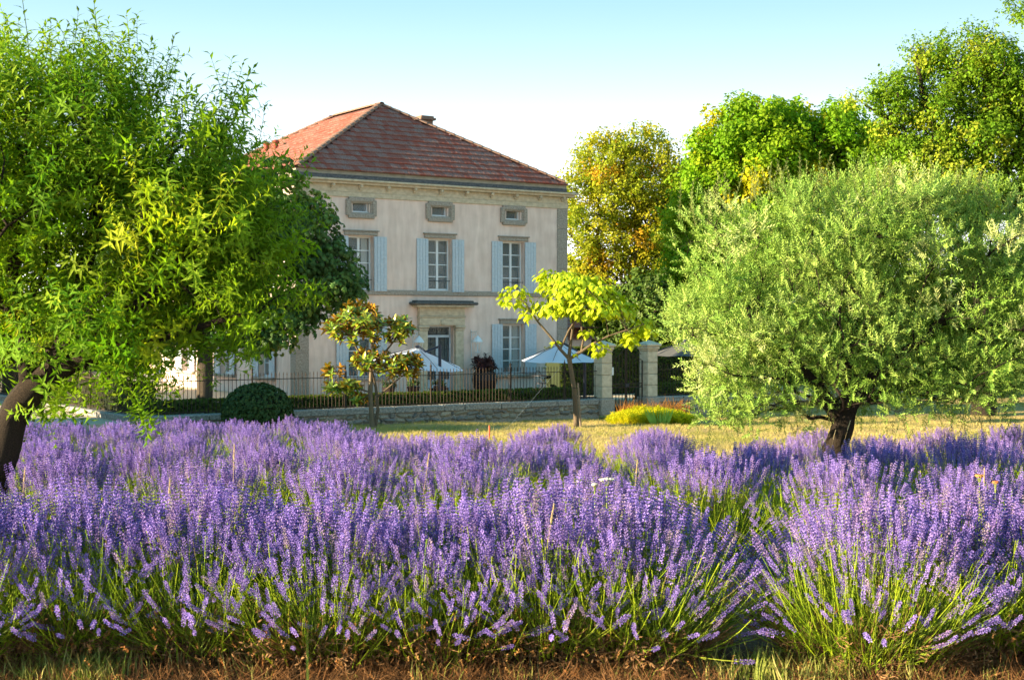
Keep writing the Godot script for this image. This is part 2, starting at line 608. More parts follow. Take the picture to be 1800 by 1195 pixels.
func house() -> void:
	var W := 11.8
	var D := 13.3
	var H := 7.8
	var root := thing("house", "pale plastered two-storey country house with red tiled hipped roof and blue shutters", "house", house_at, house_turn)
	var cx := [2.57, 5.9, 9.23]
	var holes := []
	for k in 3:
		holes.append([cx[k] - 0.5, 3.86, cx[k] + 0.5, 5.78])
		holes.append([cx[k] - 0.33, 6.62, cx[k] + 0.33, 6.98])
	holes.append([cx[0] - 0.5, 0.66, cx[0] + 0.5, 2.58])
	holes.append([cx[2] - 0.5, 0.66, cx[2] + 0.5, 2.58])
	holes.append([5.34, 0.1, 6.5, 2.53])
	var m := MB.new()
	holed_wall(m, W, H, 0.0, holes, 0.4)
	tag(put("wall", m.mesh(), M.plaster, root), "shaded plaster front wall with three window bays")
	# left wall, right wall, back wall
	var left_holes := []
	for d in [2.65, 6.3, 10.4]:
		left_holes.append([D - d - 0.5, 0.66, D - d + 0.5, 2.58])
		left_holes.append([D - d - 0.5, 3.86, D - d + 0.5, 5.78])
	m = MB.new()
	holed_wall(m, D, H, 0.0, left_holes, 0.4)
	var lt := Transform3D(Basis(Vector3.UP, -PI / 2), Vector3(0, 0, -D))
	put("wall", m.mesh(), M.plaster, root, lt)
	m = MB.new()
	m.span(Vector3(W - 0.35, 0, -D), Vector3(W, H, -0.4))
	m.span(Vector3(0.4, 0, -D), Vector3(W - 0.35, H, -D + 0.35))
	put("wall", m.mesh(), M.plaster, root)
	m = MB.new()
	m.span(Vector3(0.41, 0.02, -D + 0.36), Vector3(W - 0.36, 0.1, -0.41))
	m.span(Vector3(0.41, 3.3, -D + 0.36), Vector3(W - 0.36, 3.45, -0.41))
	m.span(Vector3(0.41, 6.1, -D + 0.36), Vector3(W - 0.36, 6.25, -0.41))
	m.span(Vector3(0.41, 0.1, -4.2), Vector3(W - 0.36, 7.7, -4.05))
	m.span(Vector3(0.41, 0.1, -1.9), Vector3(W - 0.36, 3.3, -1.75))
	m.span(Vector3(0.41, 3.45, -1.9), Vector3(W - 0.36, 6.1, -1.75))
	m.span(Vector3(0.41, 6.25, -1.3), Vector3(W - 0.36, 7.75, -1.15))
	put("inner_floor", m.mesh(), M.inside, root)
	# corner pilasters
	for x in [0.0, W - 0.5]:
		for k in 9:
			m = MB.new()
			var y0 := 7.17 * k / 9.0
			m.chamfer(Vector3(x + 0.25 + (-0.02 if x < 1 else 0.02), y0 + 7.17 / 18.0, -0.2), Vector3(0.5, 7.17 / 9.0 - 0.008, 0.48), 0.012)
			put("quoin_stone", m.mesh(), M.stone_grey, root)
	# string course, architrave, frieze, cornice, parapet
	m = MB.new()
	m.chamfer(Vector3(W / 2, 3.755, -0.16), Vector3(W + 0.12, 0.19, 0.44), 0.02)
	m.chamfer(Vector3(-0.0, 3.755, -D / 2 - 0.2), Vector3(0.12, 0.19, D - 0.4), 0.02)
	put("string_course", m.mesh(), M.stone_grey, root)
	m = MB.new()
	m.chamfer(Vector3(W / 2, 7.26, -0.16), Vector3(W + 0.10, 0.18, 0.42), 0.015)
	m.chamfer(Vector3(W / 2, 7.485, -0.17), Vector3(W + 0.05, 0.27, 0.40), 0.01)
	m.chamfer(Vector3(0.0, 7.26, -D / 2 - 0.2), Vector3(0.10, 0.18, D - 0.4), 0.015)
	put("frieze", m.mesh(), M.stone, root)
	m = MB.new()
	m.chamfer(Vector3(W / 2, 7.665, -0.05), Vector3(W + 0.5, 0.09, 0.56), 0.02)
	m.chamfer(Vector3(W / 2, 7.755, -0.02), Vector3(W + 0.7, 0.09, 0.72), 0.025)
	m.chamfer(Vector3(W / 2 + W / 2, 7.755, -D / 2), Vector3(0.7, 0.088, D - 0.8), 0.025)
	m.chamfer(Vector3(0.0, 7.755, -D / 2), Vector3(0.7, 0.088, D - 0.8), 0.025)
	put("cornice", m.mesh(), M.stone, root)
	m = MB.new()
	m.chamfer(Vector3(W / 2, 7.806, 0.17), Vector3(W + 0.68, 0.02, 0.34), 0.008)
	put("cornice_lead", m.mesh(), M.stone_dark, root)
	for k in 11:
		m = MB.new()
		var x := 0.25 + (W - 0.5) * k / 10.0
		m.chamfer(Vector3(x, 7.565, 0.13), Vector3(0.13, 0.11, 0.22), 0.03)
		m.chamfer(Vector3(x, 7.48, 0.085), Vector3(0.12, 0.08, 0.12), 0.03)
		put("bracket", m.mesh(), M.stone, root)
	m = MB.new()
	m.span(Vector3(0, 7.8, -0.35), Vector3(W, 8.11, 0.0))
	m.span(Vector3(0, 7.8, -D), Vector3(0.35, 8.11, -0.35))
	m.span(Vector3(W - 0.35, 7.8, -D), Vector3(W, 8.11, -0.35))
	put("parapet", m.mesh(), M.parapet, root)
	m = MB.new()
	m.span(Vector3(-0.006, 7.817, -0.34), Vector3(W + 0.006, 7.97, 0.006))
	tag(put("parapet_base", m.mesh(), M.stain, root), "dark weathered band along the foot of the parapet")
	# windows and shutters
	for k in 3:
		var t := Transform3D(Basis(), Vector3(cx[k], 3.86, 0))
		house_window(root, t, 1.0, 1.92, 2, 4, k == 0)
		m = MB.new()
		m.chamfer(Vector3(cx[k], 5.885, 0.0), Vector3(1.36, 0.15, 0.14), 0.02)
		m.chamfer(Vector3(cx[k], 5.98, 0.02), Vector3(1.46, 0.05, 0.18), 0.015)
		put("lintel", m.mesh(), M.stone_grey, root)
		for s in [-1, 1]:
			house_shutter(root, Transform3D(Basis(Vector3.UP, -s * rr(0.02, 0.1)), Vector3(cx[k] + (0.51 if s > 0 else -1.02), 3.8, 0.05 if s > 0 else 0.025)), 0.51, 1.98)
		m = MB.new()
		m.tube([Vector3(cx[k] - 0.5, 4.22, -0.08), Vector3(cx[k] + 0.5, 4.22, -0.08)], [0.012, 0.012], 6)
		put("window_rail", m.mesh(), M.iron, root)
		# attic window with a cut-cornered stone frame
		framed(root, "attic_frame", cx[k] - 0.62, 6.42, cx[k] + 0.62, 7.18, 0.17, 0.1, M.stone_grey, 0.09)
		framed(root, "attic_frame", cx[k] - 0.47, 6.55, cx[k] + 0.47, 7.05, 0.09, 0.055, M.stone_grey, 0.0)
		var aw := Node3D.new()
		aw.name = part_name(root, "attic_window")
		aw.position = Vector3(cx[k], 6.62, 0)
		root.add_child(aw, true)
		m = MB.new()
		m.span(Vector3(-0.33, 0, -0.2), Vector3(0.33, 0.07, -0.1))
		m.span(Vector3(0.28, 0.07, -0.2), Vector3(0.33, 0.36, -0.12))
		put("frame", m.mesh(), M.white, aw)
		m = MB.new()
		m.span(Vector3(-0.33, 0.07, -0.18), Vector3(0.28, 0.36, -0.172))
		put("pane", m.mesh(), M.glass, aw)
		if k == 0:
			m = MB.new()
			for q in 7:
				var xa := -0.36 + q * 0.11
				for s in [-1.0, 1.0]:
					var p := Vector3(clampf(xa + 0.13 - s * 0.13, -0.32, 0.27), 0.08, -0.14)
					var p2 := Vector3(clampf(xa + 0.13 + s * 0.13, -0.32, 0.27), 0.35, -0.14)
					m.tube([p, p2], [0.006, 0.006], 4)
			put("lattice", m.mesh(), M.zinc, aw)
	for k in [0, 2]:
		house_window(root, Transform3D(Basis(), Vector3(cx[k], 0.66, 0)), 1.0, 1.92, 2, 4, k == 2)
		m = MB.new()
		m.chamfer(Vector3(cx[k], 2.68, 0.0), Vector3(1.3, 0.16, 0.12), 0.02)
		m.chamfer(Vector3(cx[k], 2.79, 0.02), Vector3(1.4, 0.06, 0.16), 0.015)
		put("lintel", m.mesh(), M.stone_grey, root)
		m = MB.new()
		m.chamfer(Vector3(cx[k], 0.6, -0.05), Vector3(2.1, 0.11, 0.34), 0.02)
		put("sill", m.mesh(), M.stone_grey, root)
		for s in [-1, 1]:
			house_shutter(root, Transform3D(Basis(Vector3.UP, -s * rr(0.02, 0.1)), Vector3(cx[k] + (0.51 if s > 0 else -1.02), 0.66, 0.06 if s > 0 else 0.03)), 0.51, 1.94)
	for i in left_holes.size():
		var o: Array = left_holes[i]
		var mid: float = (o[0] + o[2]) / 2
		house_window(root, lt * Transform3D(Basis(), Vector3(mid, o[1], 0)), 1.0, 1.92, 2, 4)
		for s in [-1, 1]:
			house_shutter(root, lt * Transform3D(Basis(Vector3.UP, -0.05 * s), Vector3(mid + (0.51 if s > 0 else -1.02), o[1], 0.04)), 0.51, 1.94)
		m = MB.new()
		m.chamfer(lt * Vector3(mid, o[1] - 0.06, 0.0), Vector3(0.3, 0.1, 1.9), 0.02)
		put("sill", m.mesh(), M.stone_grey, root)
	door(root)
	roof(root, W, D)

func door(root: Node3D) -> void:
	var m := MB.new()
	for s in [-1, 1]:
		m = MB.new()
		var x: float = 5.92 + s * 0.79
		m.chamfer(Vector3(x, 1.26, 0.06), Vector3(0.36, 2.2, 0.16), 0.02)
		m.chamfer(Vector3(x, 0.1, 0.08), Vector3(0.44, 0.2, 0.24), 0.02)
		m.chamfer(Vector3(x, 2.4, 0.07), Vector3(0.40, 0.08, 0.2), 0.02)
		m.chamfer(Vector3(x, 2.5, 0.09), Vector3(0.46, 0.1, 0.26), 0.03)
		put("pilaster", m.mesh(), M.stone, root)
	m = MB.new()
	m.chamfer(Vector3(5.92, 2.7, 0.08), Vector3(1.98, 0.3, 0.2), 0.015)
	m.chamfer(Vector3(5.92, 2.88, 0.1), Vector3(2.04, 0.06, 0.25), 0.02)
	m.chamfer(Vector3(5.92, 3.07, 0.07), Vector3(1.98, 0.32, 0.2), 0.015)
	m.chamfer(Vector3(5.92, 2.68, 0.2), Vector3(0.2, 0.2, 0.06), 0.03)
	put("door_surround", m.mesh(), M.stone, root)
	m = MB.new()
	m.chamfer(Vector3(5.95, 3.28, 0.18), Vector3(2.5, 0.1, 0.5), 0.04)
	put("door_cornice", m.mesh(), M.stone, root)
	m = MB.new()
	m.chamfer(Vector3(5.95, 3.37, 0.2), Vector3(2.78, 0.11, 0.62), 0.05)
	m.chamfer(Vector3(5.95, 3.45, 0.15), Vector3(2.5, 0.07, 0.46), 0.03)
	tag(put("door_canopy", m.mesh(), M.stone_dark, root), "dark weathered stone ledge over the front door")
	var dr := Node3D.new()
	dr.name = part_name(root, "door")
	dr.position = Vector3(5.92, 0.1, -0.22)
	root.add_child(dr, true)
	var w := 1.16
	m = MB.new()
	m.span(Vector3(-w / 2, 2.0, -0.06), Vector3(w / 2, 2.09, 0.02))
	for s in [-1, 1]:
		m.span(Vector3(s * w / 2, 0, -0.06), Vector3(s * (w / 2 - 0.06), 2.43, 0.02))
	m.span(Vector3(-w / 2 + 0.06, 2.38, -0.06), Vector3(w / 2 - 0.06, 2.43, 0.02))
	m.span(Vector3(-0.07, 0, -0.05), Vector3(0.03, 2.0, 0.025))
	for s in [-1, 1]:
		m.span(Vector3(s * 0.05 - 0.02, 0.1, -0.05), Vector3(s * (w / 2 - 0.06), 0.42, 0.0))
	put("frame", m.mesh(), M.shutter, dr)
	for s in [-1, 1]:
		m = MB.new()
		m.span(Vector3(s * 0.08, 0.42, -0.035), Vector3(s * (w / 2 - 0.06), 2.0, -0.028))
		m.span(Vector3(s * 0.02, 2.09, -0.035), Vector3(s * (w / 2 - 0.06), 2.38, -0.028))
		put("pane", m.mesh(), M.glass, dr)
		m = MB.new()
		for q in 3:
			var x: float = s * (0.13 + q * 0.17)
			m.tube([Vector3(x, 0.42, 0.04), Vector3(x, 2.0, 0.04)], [0.011, 0.011], 5)
		for y in [0.45, 0.85, 1.55, 1.95, 2.14, 2.34]:
			m.tube([Vector3(s * 0.08, y, 0.04), Vector3(s * 0.5, y, 0.04)], [0.011, 0.011], 5)
		for y in [0.65, 1.75, 2.24]:
			for q in 2:
				var pts := []
				var rad := []
				for a in 15:
					var an := a / 14.0 * TAU * 0.85 + q * PI
					var r := 0.08 * (1.0 - a / 22.0)
					pts.append(Vector3(s * (0.21 + q * 0.17) + cos(an) * r, y + sin(an) * r, 0.045))
					rad.append(0.009)
				m.tube(pts, rad, 4)
		put("iron_grille", m.mesh(), M.iron, dr)
	m = MB.new()
	m.ball(Vector3(0.0, 1.05, 0.06), Vector3(0.03, 0.03, 0.03))
	put("handle", m.mesh(), M.iron, dr)
	m = MB.new()
	m.chamfer(Vector3(5.92, 0.05, 0.25), Vector3(2.2, 0.1, 0.8), 0.02)
	put("door_step", m.mesh(), M.stone, root)

func tile_mesh(w: float, l: float) -> ArrayMesh:
	# interlocking clay tile: a flat pan with a side roll and a thick nose; x across, +z down the slope
	var m := MB.new()
	var prof := [[-0.5, 0.010], [-0.42, 0.014], [-0.30, 0.009], [-0.10, 0.007], [0.0, 0.010], [0.10, 0.007], [0.42, 0.007], [0.5, 0.010]]
	for i in prof.size() - 1:
		var x0: float = prof[i][0] * w
		var x1: float = prof[i + 1][0] * w
		var y0: float = prof[i][1]
		var y1: float = prof[i + 1][1]
		var lift := 0.042
		m.quad(Vector3(x0, y0 + lift, l), Vector3(x1, y1 + lift, l), Vector3(x1, y1, 0), Vector3(x0, y0, 0))
		m.quad(Vector3(x0, 0.0, l), Vector3(x1, 0.0, l), Vector3(x1, y1 + lift, l), Vector3(x0, y0 + lift, l))
	return m.mesh()

func roof(root: Node3D, W: float, D: float) -> void:
	var rf := Node3D.new()
	rf.name = part_name(root, "roof")
	root.add_child(rf, true)
	var e := 0.06                                               # overhang
	var y0 := 8.11
	var rise := 3.27
	var r0 := Vector3(W / 2, y0 + rise, -4.63)
	var r1 := Vector3(W / 2, y0 + rise, -(D - 4.63))
	var p := [Vector3(-e, y0, e), Vector3(W + e, y0, e), Vector3(W + e, y0, -D - e), Vector3(-e, y0, -D - e)]
	var m := MB.new()
	m.tri(p[0], p[1], r0); m.quad(p[1], p[2], r1, r0); m.tri(p[2], p[3], r1); m.quad(p[3], p[0], r0, r1)
	m.quad(p[3], p[2], p[1], p[0])
	put("roof_deck", m.mesh(), M.roof_under, rf)
	var tw := 0.225
	var step := 0.385
	var tm := tile_mesh(tw - 0.004, step + 0.03)
	var singles := 0
	var xs := [[], [], [], [], [], []]
	var faces := [[p[0], p[1], r0, r0], [p[3], p[0], r0, r1], [p[1], p[2], r1, r0], [p[2], p[3], r1, r1]]
	for fi in 4:
		var f: Array = faces[fi]
		var a: Vector3 = f[0]
		var b: Vector3 = f[1]
		var along := (b - a).normalized()
		var nrm := (b - a).cross((f[2] as Vector3) - a).normalized()
		var upv := nrm.cross(along)                             # up the slope
		var slope_len: float = ((f[2] as Vector3) - a).dot(upv)
		var s_top_r: float = ((f[2] as Vector3) - a).dot(along)
		var s_top_l: float = ((f[3] as Vector3) - a).dot(along)
		var length := (b - a).length()
		var rows := int(slope_len / step)
		for r in rows + 1:
			var h := r * step
			var f2 := clampf((h + step * 0.5) / slope_len, 0, 1)
			var lo := s_top_l * f2
			var hi := lerpf(length, s_top_r, f2)
			var off := tw * 0.5 if r % 2 else 0.0
			var k0 := int(ceil((lo - off) / tw))
			var k1 := int(floor((hi - off) / tw))
			for k in range(k0, k1 + 1):
				var pos := along * (k * tw + off) + upv * (h + step) + a + nrm * (0.012 + rr(-0.004, 0.006))
				if h + step > slope_len + 0.1:
					continue
				var bs := Basis(along, nrm, -upv).rotated(nrm, rr(-0.006, 0.006))
				var t := Transform3D(bs, pos)
				if fi == 0 and singles < 300:
					put("tile", tm, M.tiles[rng.randi() % 6], rf, t)
					singles += 1
				else:
					xs[rng.randi() % 6].append(t)
	for k in 6:
		many("tiles", tm, M.tiles[k], xs[k], [], rf)
	# hip and ridge tiles
	var hm := MB.new()
	for k in 6:
		var a0 := PI * k / 6.0
		var a1 := PI * (k + 1) / 6.0
		var q := func(an: float, z: float, rad: float) -> Vector3:
			return Vector3(cos(an) * rad, sin(an) * rad * 0.7, z)
		hm.quad(q.call(a0, 0.45, 0.145), q.call(a1, 0.45, 0.145), q.call(a1, 0.0, 0.115), q.call(a0, 0.0, 0.115))
		hm.tri(q.call(a0, 0.45, 0.145), Vector3(0, 0, 0.45), q.call(a1, 0.45, 0.145))
	var ridge_mesh := hm.mesh()
	for line in [[r0, p[0]], [r0, p[1]], [r1, p[2]], [r1, p[3]], [r0 + Vector3(0, 0, 0.2), r1]]:
		var a: Vector3 = line[0]
		var b: Vector3 = line[1]
		var d := (b - a).normalized()
		var n := int((b - a).length() / 0.4)
		for k in n:
			var x := Vector3.UP.cross(d).normalized()
			var t := Transform3D(Basis(x, d.cross(x), d), a + d * (k * 0.4 + 0.02) + Vector3(0, 0.025, 0))
			put("ridge_tile", ridge_mesh, M.ridge, rf, t)
	# chimney beyond the hip, two clay vent pots on the sunny slope
	var ch := MB.new()
	ch.chamfer(Vector3(8.75, 10.2, -6.1), Vector3(0.55, 1.9, 0.8), 0.01)
	ch.chamfer(Vector3(8.75, 11.18, -6.1), Vector3(0.75, 0.1, 1.0), 0.02)
	ch.chamfer(Vector3(8.75, 11.27, -6.1), Vector3(0.62, 0.08, 0.86), 0.02)
	put("chimney", ch.mesh(), M.ridge, rf)
	for k in 2:
		var v := MB.new()
		v.lathe([[0.11, 0.0], [0.11, 0.3], [0.15, 0.3], [0.15, 0.36], [0.05, 0.42], [0.0, 0.42]], 10)
		var lx := 2.9
		put("vent_pot", v.mesh(), M.tiles[0], rf, Transform3D(Basis(), Vector3(lx, y0 + lx / (W / 2) * rise, -8.0 - k * 0.9)))

# ------------------------------------------------------------------ wall, fence, gate
func masonry(root: Node3D, x0: float, x1: float, y0: float, y1: float, z: float, depth: float) -> void:
	# rubble wall face: rows of uneven stones proud of a mortar core
	var m := MB.new()
	m.span(Vector3(x0, y0 - 0.3, z - depth), Vector3(x1, y1 - 0.2, z - 0.035))
	put("mortar_core", m.mesh(), M.stone_grey, root)
	var rows := 2
	var rh := (y1 - 0.2 - y0) / rows
	for r in rows:
		var x := x0 - rr(0.0, 0.1)
		while x < x1:
			var w := rr(0.16, 0.42)
			if rng.randf() < 0.2:
				w = rr(0.09, 0.14)
			var h := rh * rr(0.62, 1.1)
			var s := MB.new()
			s.chamfer(Vector3(0, 0, 0), Vector3(minf(w, x1 - x + 0.05), h, 0.13), 0.05, Transform3D(Basis(Vector3.BACK, rr(-0.2, 0.2))), 0.04, rng)
			put("stone", s.mesh(), M.wallstones[rng.randi() % 4], root, Transform3D(Basis(), Vector3(x + w / 2, y0 + rh * (r + 0.5) + rr(-0.015, 0.015), z - 0.03)))
			x += w + rr(0.008, 0.03)
	var x := x0
	while x < x1 - 0.05:
		var w := minf(rr(0.7, 1.4), x1 - x)
		var c := MB.new()
		c.chamfer(Vector3(w / 2, -0.1, -depth / 2), Vector3(w - 0.012, 0.19 + rr(-0.008, 0.008), depth + 0.09), 0.025, Transform3D(), 0.008, rng)
		put("coping_block", c.mesh(), M.wallstones[4], root, Transform3D(Basis(), Vector3(x, y1, z)))
		x += w

func fence_run(root: Node3D, x0: float, x1: float, y: float, h: float, posts: Array) -> void:
	# iron bars with spear tips, two rails, stouter posts
	var bar := MB.new()
	bar.tube([Vector3(0, 0, 0), Vector3(0, h - 0.1, 0), Vector3(0, h - 0.09, 0), Vector3(0, h - 0.06, 0), Vector3(0, h, 0)], [0.0095, 0.0095, 0.014, 0.013, 0.002], 6)
	var bm := bar.mesh()
	var n := int((x1 - x0) / 0.118)
	for k in n:
		var x := x0 + (x1 - x0) * (k + 0.5) / n
		put("bar", bm, M.rust, root, Transform3D(Basis(Vector3.BACK, rr(-0.006, 0.006)), Vector3(x, y, 0)))
	for ry in [0.05, h - 0.2]:
		var m := MB.new()
		m.span(Vector3(x0, y + ry - 0.011, -0.018), Vector3(x1, y + ry + 0.011, 0.018))
		put("rail", m.mesh(), M.rust, root)
	for q in posts:
		var m := MB.new()
		m.tube([Vector3(0, 0, 0), Vector3(0, h + 0.03, 0)], [0.024, 0.024], 8)
		m.ball(Vector3(0, h + 0.07, 0), Vector3(0.035, 0.045, 0.035), 8, 6)
		m.tube([Vector3(0, h + 0.1, 0), Vector3(0, h + 0.2, 0)], [0.02, 0.003], 6)
		put("post", m.mesh(), M.rust, root, Transform3D(Basis(), Vector3(q, y, 0)))

func garden_wall_and_fence() -> void:
	M.wallstones = []
	for k in 4:
		var b := [Color(0.36, 0.31, 0.24), Color(0.29, 0.26, 0.22), Color(0.42, 0.35, 0.26), Color(0.24, 0.22, 0.2)][k] as Color
		M.wallstones.append(surf(b * 0.65, b * 1.15, 0.04, 1.1, 0.95, 0.6, 60 + k))
	M.wallstones.append(surf(Color(0.15, 0.14, 0.13), Color(0.42, 0.39, 0.34), 0.035, 0.7, 0.95, 0.5, 65))
	var top := 0.18                                             # coping above the terrace
	var base := -0.32
	var w := thing("garden_wall", "low rubble stone garden wall with grey coping running along under the iron fence", "wall", local(0, 0, 8.75), house_turn)
	masonry(w, -8.79, 6.62, base, top, 0.14, 0.34)
	var f := thing("iron_fence", "long rusty iron bar fence with spear tips on the low front wall", "fence", local(0, 0, 8.75), house_turn)
	fence_run(f, -8.75, 6.6, top, 1.1, [-8.75, -5.5, -2.6, 0.3, 3.2, 5.3])
	# the side run goes back from the corner
	w = thing("garden_wall", "sunlit side stretch of the low garden wall behind the leaning tree trunk", "wall", local(-8.79, 0, 8.75), house_turn - PI / 2)
	masonry(w, -16.0, -0.2, base, top, 0.14, 0.34)
	f = thing("iron_fence", "side stretch of iron fence going back from the corner post behind the almond tree", "fence", local(-8.79, 0, 8.75), house_turn - PI / 2)
	fence_run(f, -15.9, -0.15, top, 1.1, [-12.0, -8.0, -4.0])
	w = thing("garden_wall", "short low garden wall to the right of the gate, mostly hidden by the olive tree", "wall", local(0, 0, 8.75), house_turn)
	masonry(w, 9.05, 15.0, base, top, 0.14, 0.34)
	f = thing("iron_fence", "iron fence right of the gate, mostly hidden behind the olive tree", "fence", local(0, 0, 8.75), house_turn)
	fence_run(f, 9.1, 15.0, top, 1.1, [12.0])
	# clipped box hedge behind the fence
	hedge("box_hedge", "low clipped box hedge running along behind the iron fence", local(-1.0, 0.0, 7.7), house_turn, Vector3(14.6, 0.46, 0.6), 5200)
	hedge("box_hedge", "taller clipped hedge inside the side fence behind the leaning trunk", local(-8.15, 0.0, 0.6), house_turn + PI / 2, Vector3(14.0, 0.95, 0.7), 4200)
	hedge("evergreen_hedge", "tall dark evergreen hedge seen through the bars of the iron gate", local(12.0, 0.0, 3.6), house_turn, Vector3(7.0, 1.7, 1.0), 4200)
	hedge("box_hedge", "low clipped hedge behind the fence right of the gate", local(12.0, 0.0, 7.6), house_turn, Vector3(5.5, 0.5, 0.6), 1500)

func small_spray(ln: float, wd: float, n: int, seed_: int, stem := 0.12) -> ArrayMesh:
	var r := RandomNumberGenerator.new()
	r.seed = seed_
	var m := MB.new()
	for k in n:
		var t := (k + 0.5) / n
		var a := k * 2.4 + r.randf() * 0.5
		var d := Vector3(cos(a), r.randf_range(0.3, 1.1), sin(a))
		m.col = Color(1, 1, 1) * r.randf_range(0.8, 1.15)
		m.leaf(Vector3(0, t * stem, 0), d, Vector3.UP + Vector3(r.randf() - 0.5, 0, r.randf() - 0.5), ln * r.randf_range(0.7, 1.15), wd, 0.3, 0.15, 0.45, 0.75)
	return m.mesh()

func basis_y(y: Vector3, roll: float, s: float) -> Basis:
	y = y.normalized()
	var x := y.cross(Vector3(0.37, 0.11, 0.92)).normalized()
	var z := x.cross(y)
	return Basis(x, y, z).rotated(y, roll).scaled(Vector3.ONE * s)

func hedge(called: String, label: String, at: Vector3, turn: float, s: Vector3, n: int) -> void:
	var root := thing(called, label, "hedge", at, turn)
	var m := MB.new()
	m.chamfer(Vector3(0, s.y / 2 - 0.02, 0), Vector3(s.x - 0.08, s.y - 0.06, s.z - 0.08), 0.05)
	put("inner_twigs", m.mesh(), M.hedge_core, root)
	var sp := small_spray(0.045, 0.026, 9, 71, 0.05)
	var xs := []
	var cs := []
	for k in n:
		var f := rng.randf()
		var p := Vector3(rr(-0.5, 0.5) * s.x, 0, 0)
		var nr := Vector3.UP
		if f < 0.45:
			p.y = s.y + rr(-0.05, 0.01)
			p.z = rr(-0.5, 0.5) * s.z
		else:
			var sg := 1.0 if rng.randf() < 0.75 else -1.0
			p.z = sg * (s.z / 2 + rr(-0.05, 0.01))
			p.y = rr(0.02, 1.0) * s.y
			nr = Vector3(0, 0.3, sg)
		xs.append(Transform3D(basis_y(nr + Vector3(rr(-0.6, 0.6), rr(-0.2, 0.6), rr(-0.6, 0.6)), rr(0, TAU), rr(0.9, 1.6)), p))
		cs.append(Color(0.085, 0.125, 0.028).lerp(Color(0.19, 0.22, 0.045), rng.randf() * 0.8))
	many("leaves", sp, M.leaf, xs, cs, root)

func gate_pillar(lx: float, label: String) -> void:
	var root := thing("gate_pillar", label, "pillar", local(lx, -0.26, 8.75), house_turn, "stone gate pillars")
	var m := MB.new()
	m.chamfer(Vector3(0, 0.17, 0), Vector3(0.56, 0.55, 0.58), 0.025)
	put("plinth", m.mesh(), M.stone_grey, root)
	for k in 4:
		m = MB.new()
		m.chamfer(Vector3(0, 0.45 + 0.38 * (k + 0.5), 0), Vector3(0.42, 0.372, 0.46), 0.015)
		put("shaft_stone", m.mesh(), M.stone, root)
	m = MB.new()
	m.chamfer(Vector3(0, 2.0, 0), Vector3(0.46, 0.06, 0.5), 0.02)
	m.chamfer(Vector3(0, 2.08, 0), Vector3(0.54, 0.1, 0.58), 0.03)
	m.chamfer(Vector3(0, 2.17, 0), Vector3(0.62, 0.08, 0.66), 0.025)
	var y := 2.21
	var h := 0.3
	var pk := Vector3(0, y + 0.13, 0)
	var q := [Vector3(-h, y, h), Vector3(h, y, h), Vector3(h, y, -h), Vector3(-h, y, -h)]
	for k in 4:
		m.tri(q[k], q[(k + 1) % 4], pk)
	put("cap", m.mesh(), M.stone, root)

func gate() -> void:
	gate_pillar(6.86, "left stone gate pillar at the end of the iron fence, its sunny side beside the slender tree")
	gate_pillar(8.79, "right stone gate pillar with moulded cap between the iron gate and the olive tree")
	var root := thing("iron_gate", "double iron gate with scrolled top between two stone pillars", "gate", local(7.825, -0.22, 8.75), house_turn)
	for s in [-1.0, 1.0]:
		var leaf := Node3D.new()
		leaf.name = part_name(root, "gate_leaf")
		root.add_child(leaf, true)
		for k in 6:
			var x: float = s * (0.03 + 0.66 * k / 5.0)
			var f := k / 5.0
			var top := 2.05 - 0.42 * sin(f * PI * 0.5)
			var m := MB.new()
			m.tube([Vector3(x, 0.05, 0), Vector3(x, top, 0)], [0.014 if k % 5 else 0.022, 0.014 if k % 5 else 0.022], 6)
			put("bar", m.mesh(), M.rust, leaf)
		for y in [0.12, 0.74, 0.86]:
			var m := MB.new()
			m.span(Vector3(s * 0.02, y - 0.014, -0.014), Vector3(s * 0.7, y + 0.014, 0.014))
			put("rail", m.mesh(), M.rust, leaf)
		var m := MB.new()
		for q in 5:
			var pts := []
			var rad := []
			var cen := Vector3(s * (0.1 + q * 0.14), 0.8, 0.0)
			pts = [cen + Vector3(-0.05, -0.05, 0.004), cen + Vector3(0.05, 0.05, 0.004)]
			m.tube(pts, [0.008, 0.008], 4)
		var pts := []
		var rad := []
		for a in 22:
			var f := a / 21.0
			pts.append(Vector3(s * (0.03 + 0.62 * f), 2.05 - 0.42 * sin(f * PI * 0.5) + 0.02, 0.0))
			rad.append(0.014)
		m.tube(pts, rad, 5)
		for q in [[0.16, 2.13, 0.09], [0.52, 1.82, 0.1]]:
			pts = []
			rad = []
			for a in 20:
				var an := a / 19.0 * TAU * 1.3
				var r: float = q[2] * (1.0 - a / 26.0)
				pts.append(Vector3(s * (q[0] + cos(an) * r), q[1] + sin(an) * r, 0.0))
				rad.append(0.01)
			m.tube(pts, rad, 5)
		put("scroll", m.mesh(), M.rust, leaf)
	var m := MB.new()
	m.chamfer(Vector3(0.02, 0.8, 0.03), Vector3(0.16, 0.12, 0.05), 0.01)
	put("lock", m.mesh(), M.iron, root)
	m = MB.new()
	m.chamfer(Vector3(-0.62, 1.28, 0.03), Vector3(0.16, 0.26, 0.012), 0.004)
	tag(put("notice_plate", m.mesh(), M.white, root), "small blank white plate on the gate")

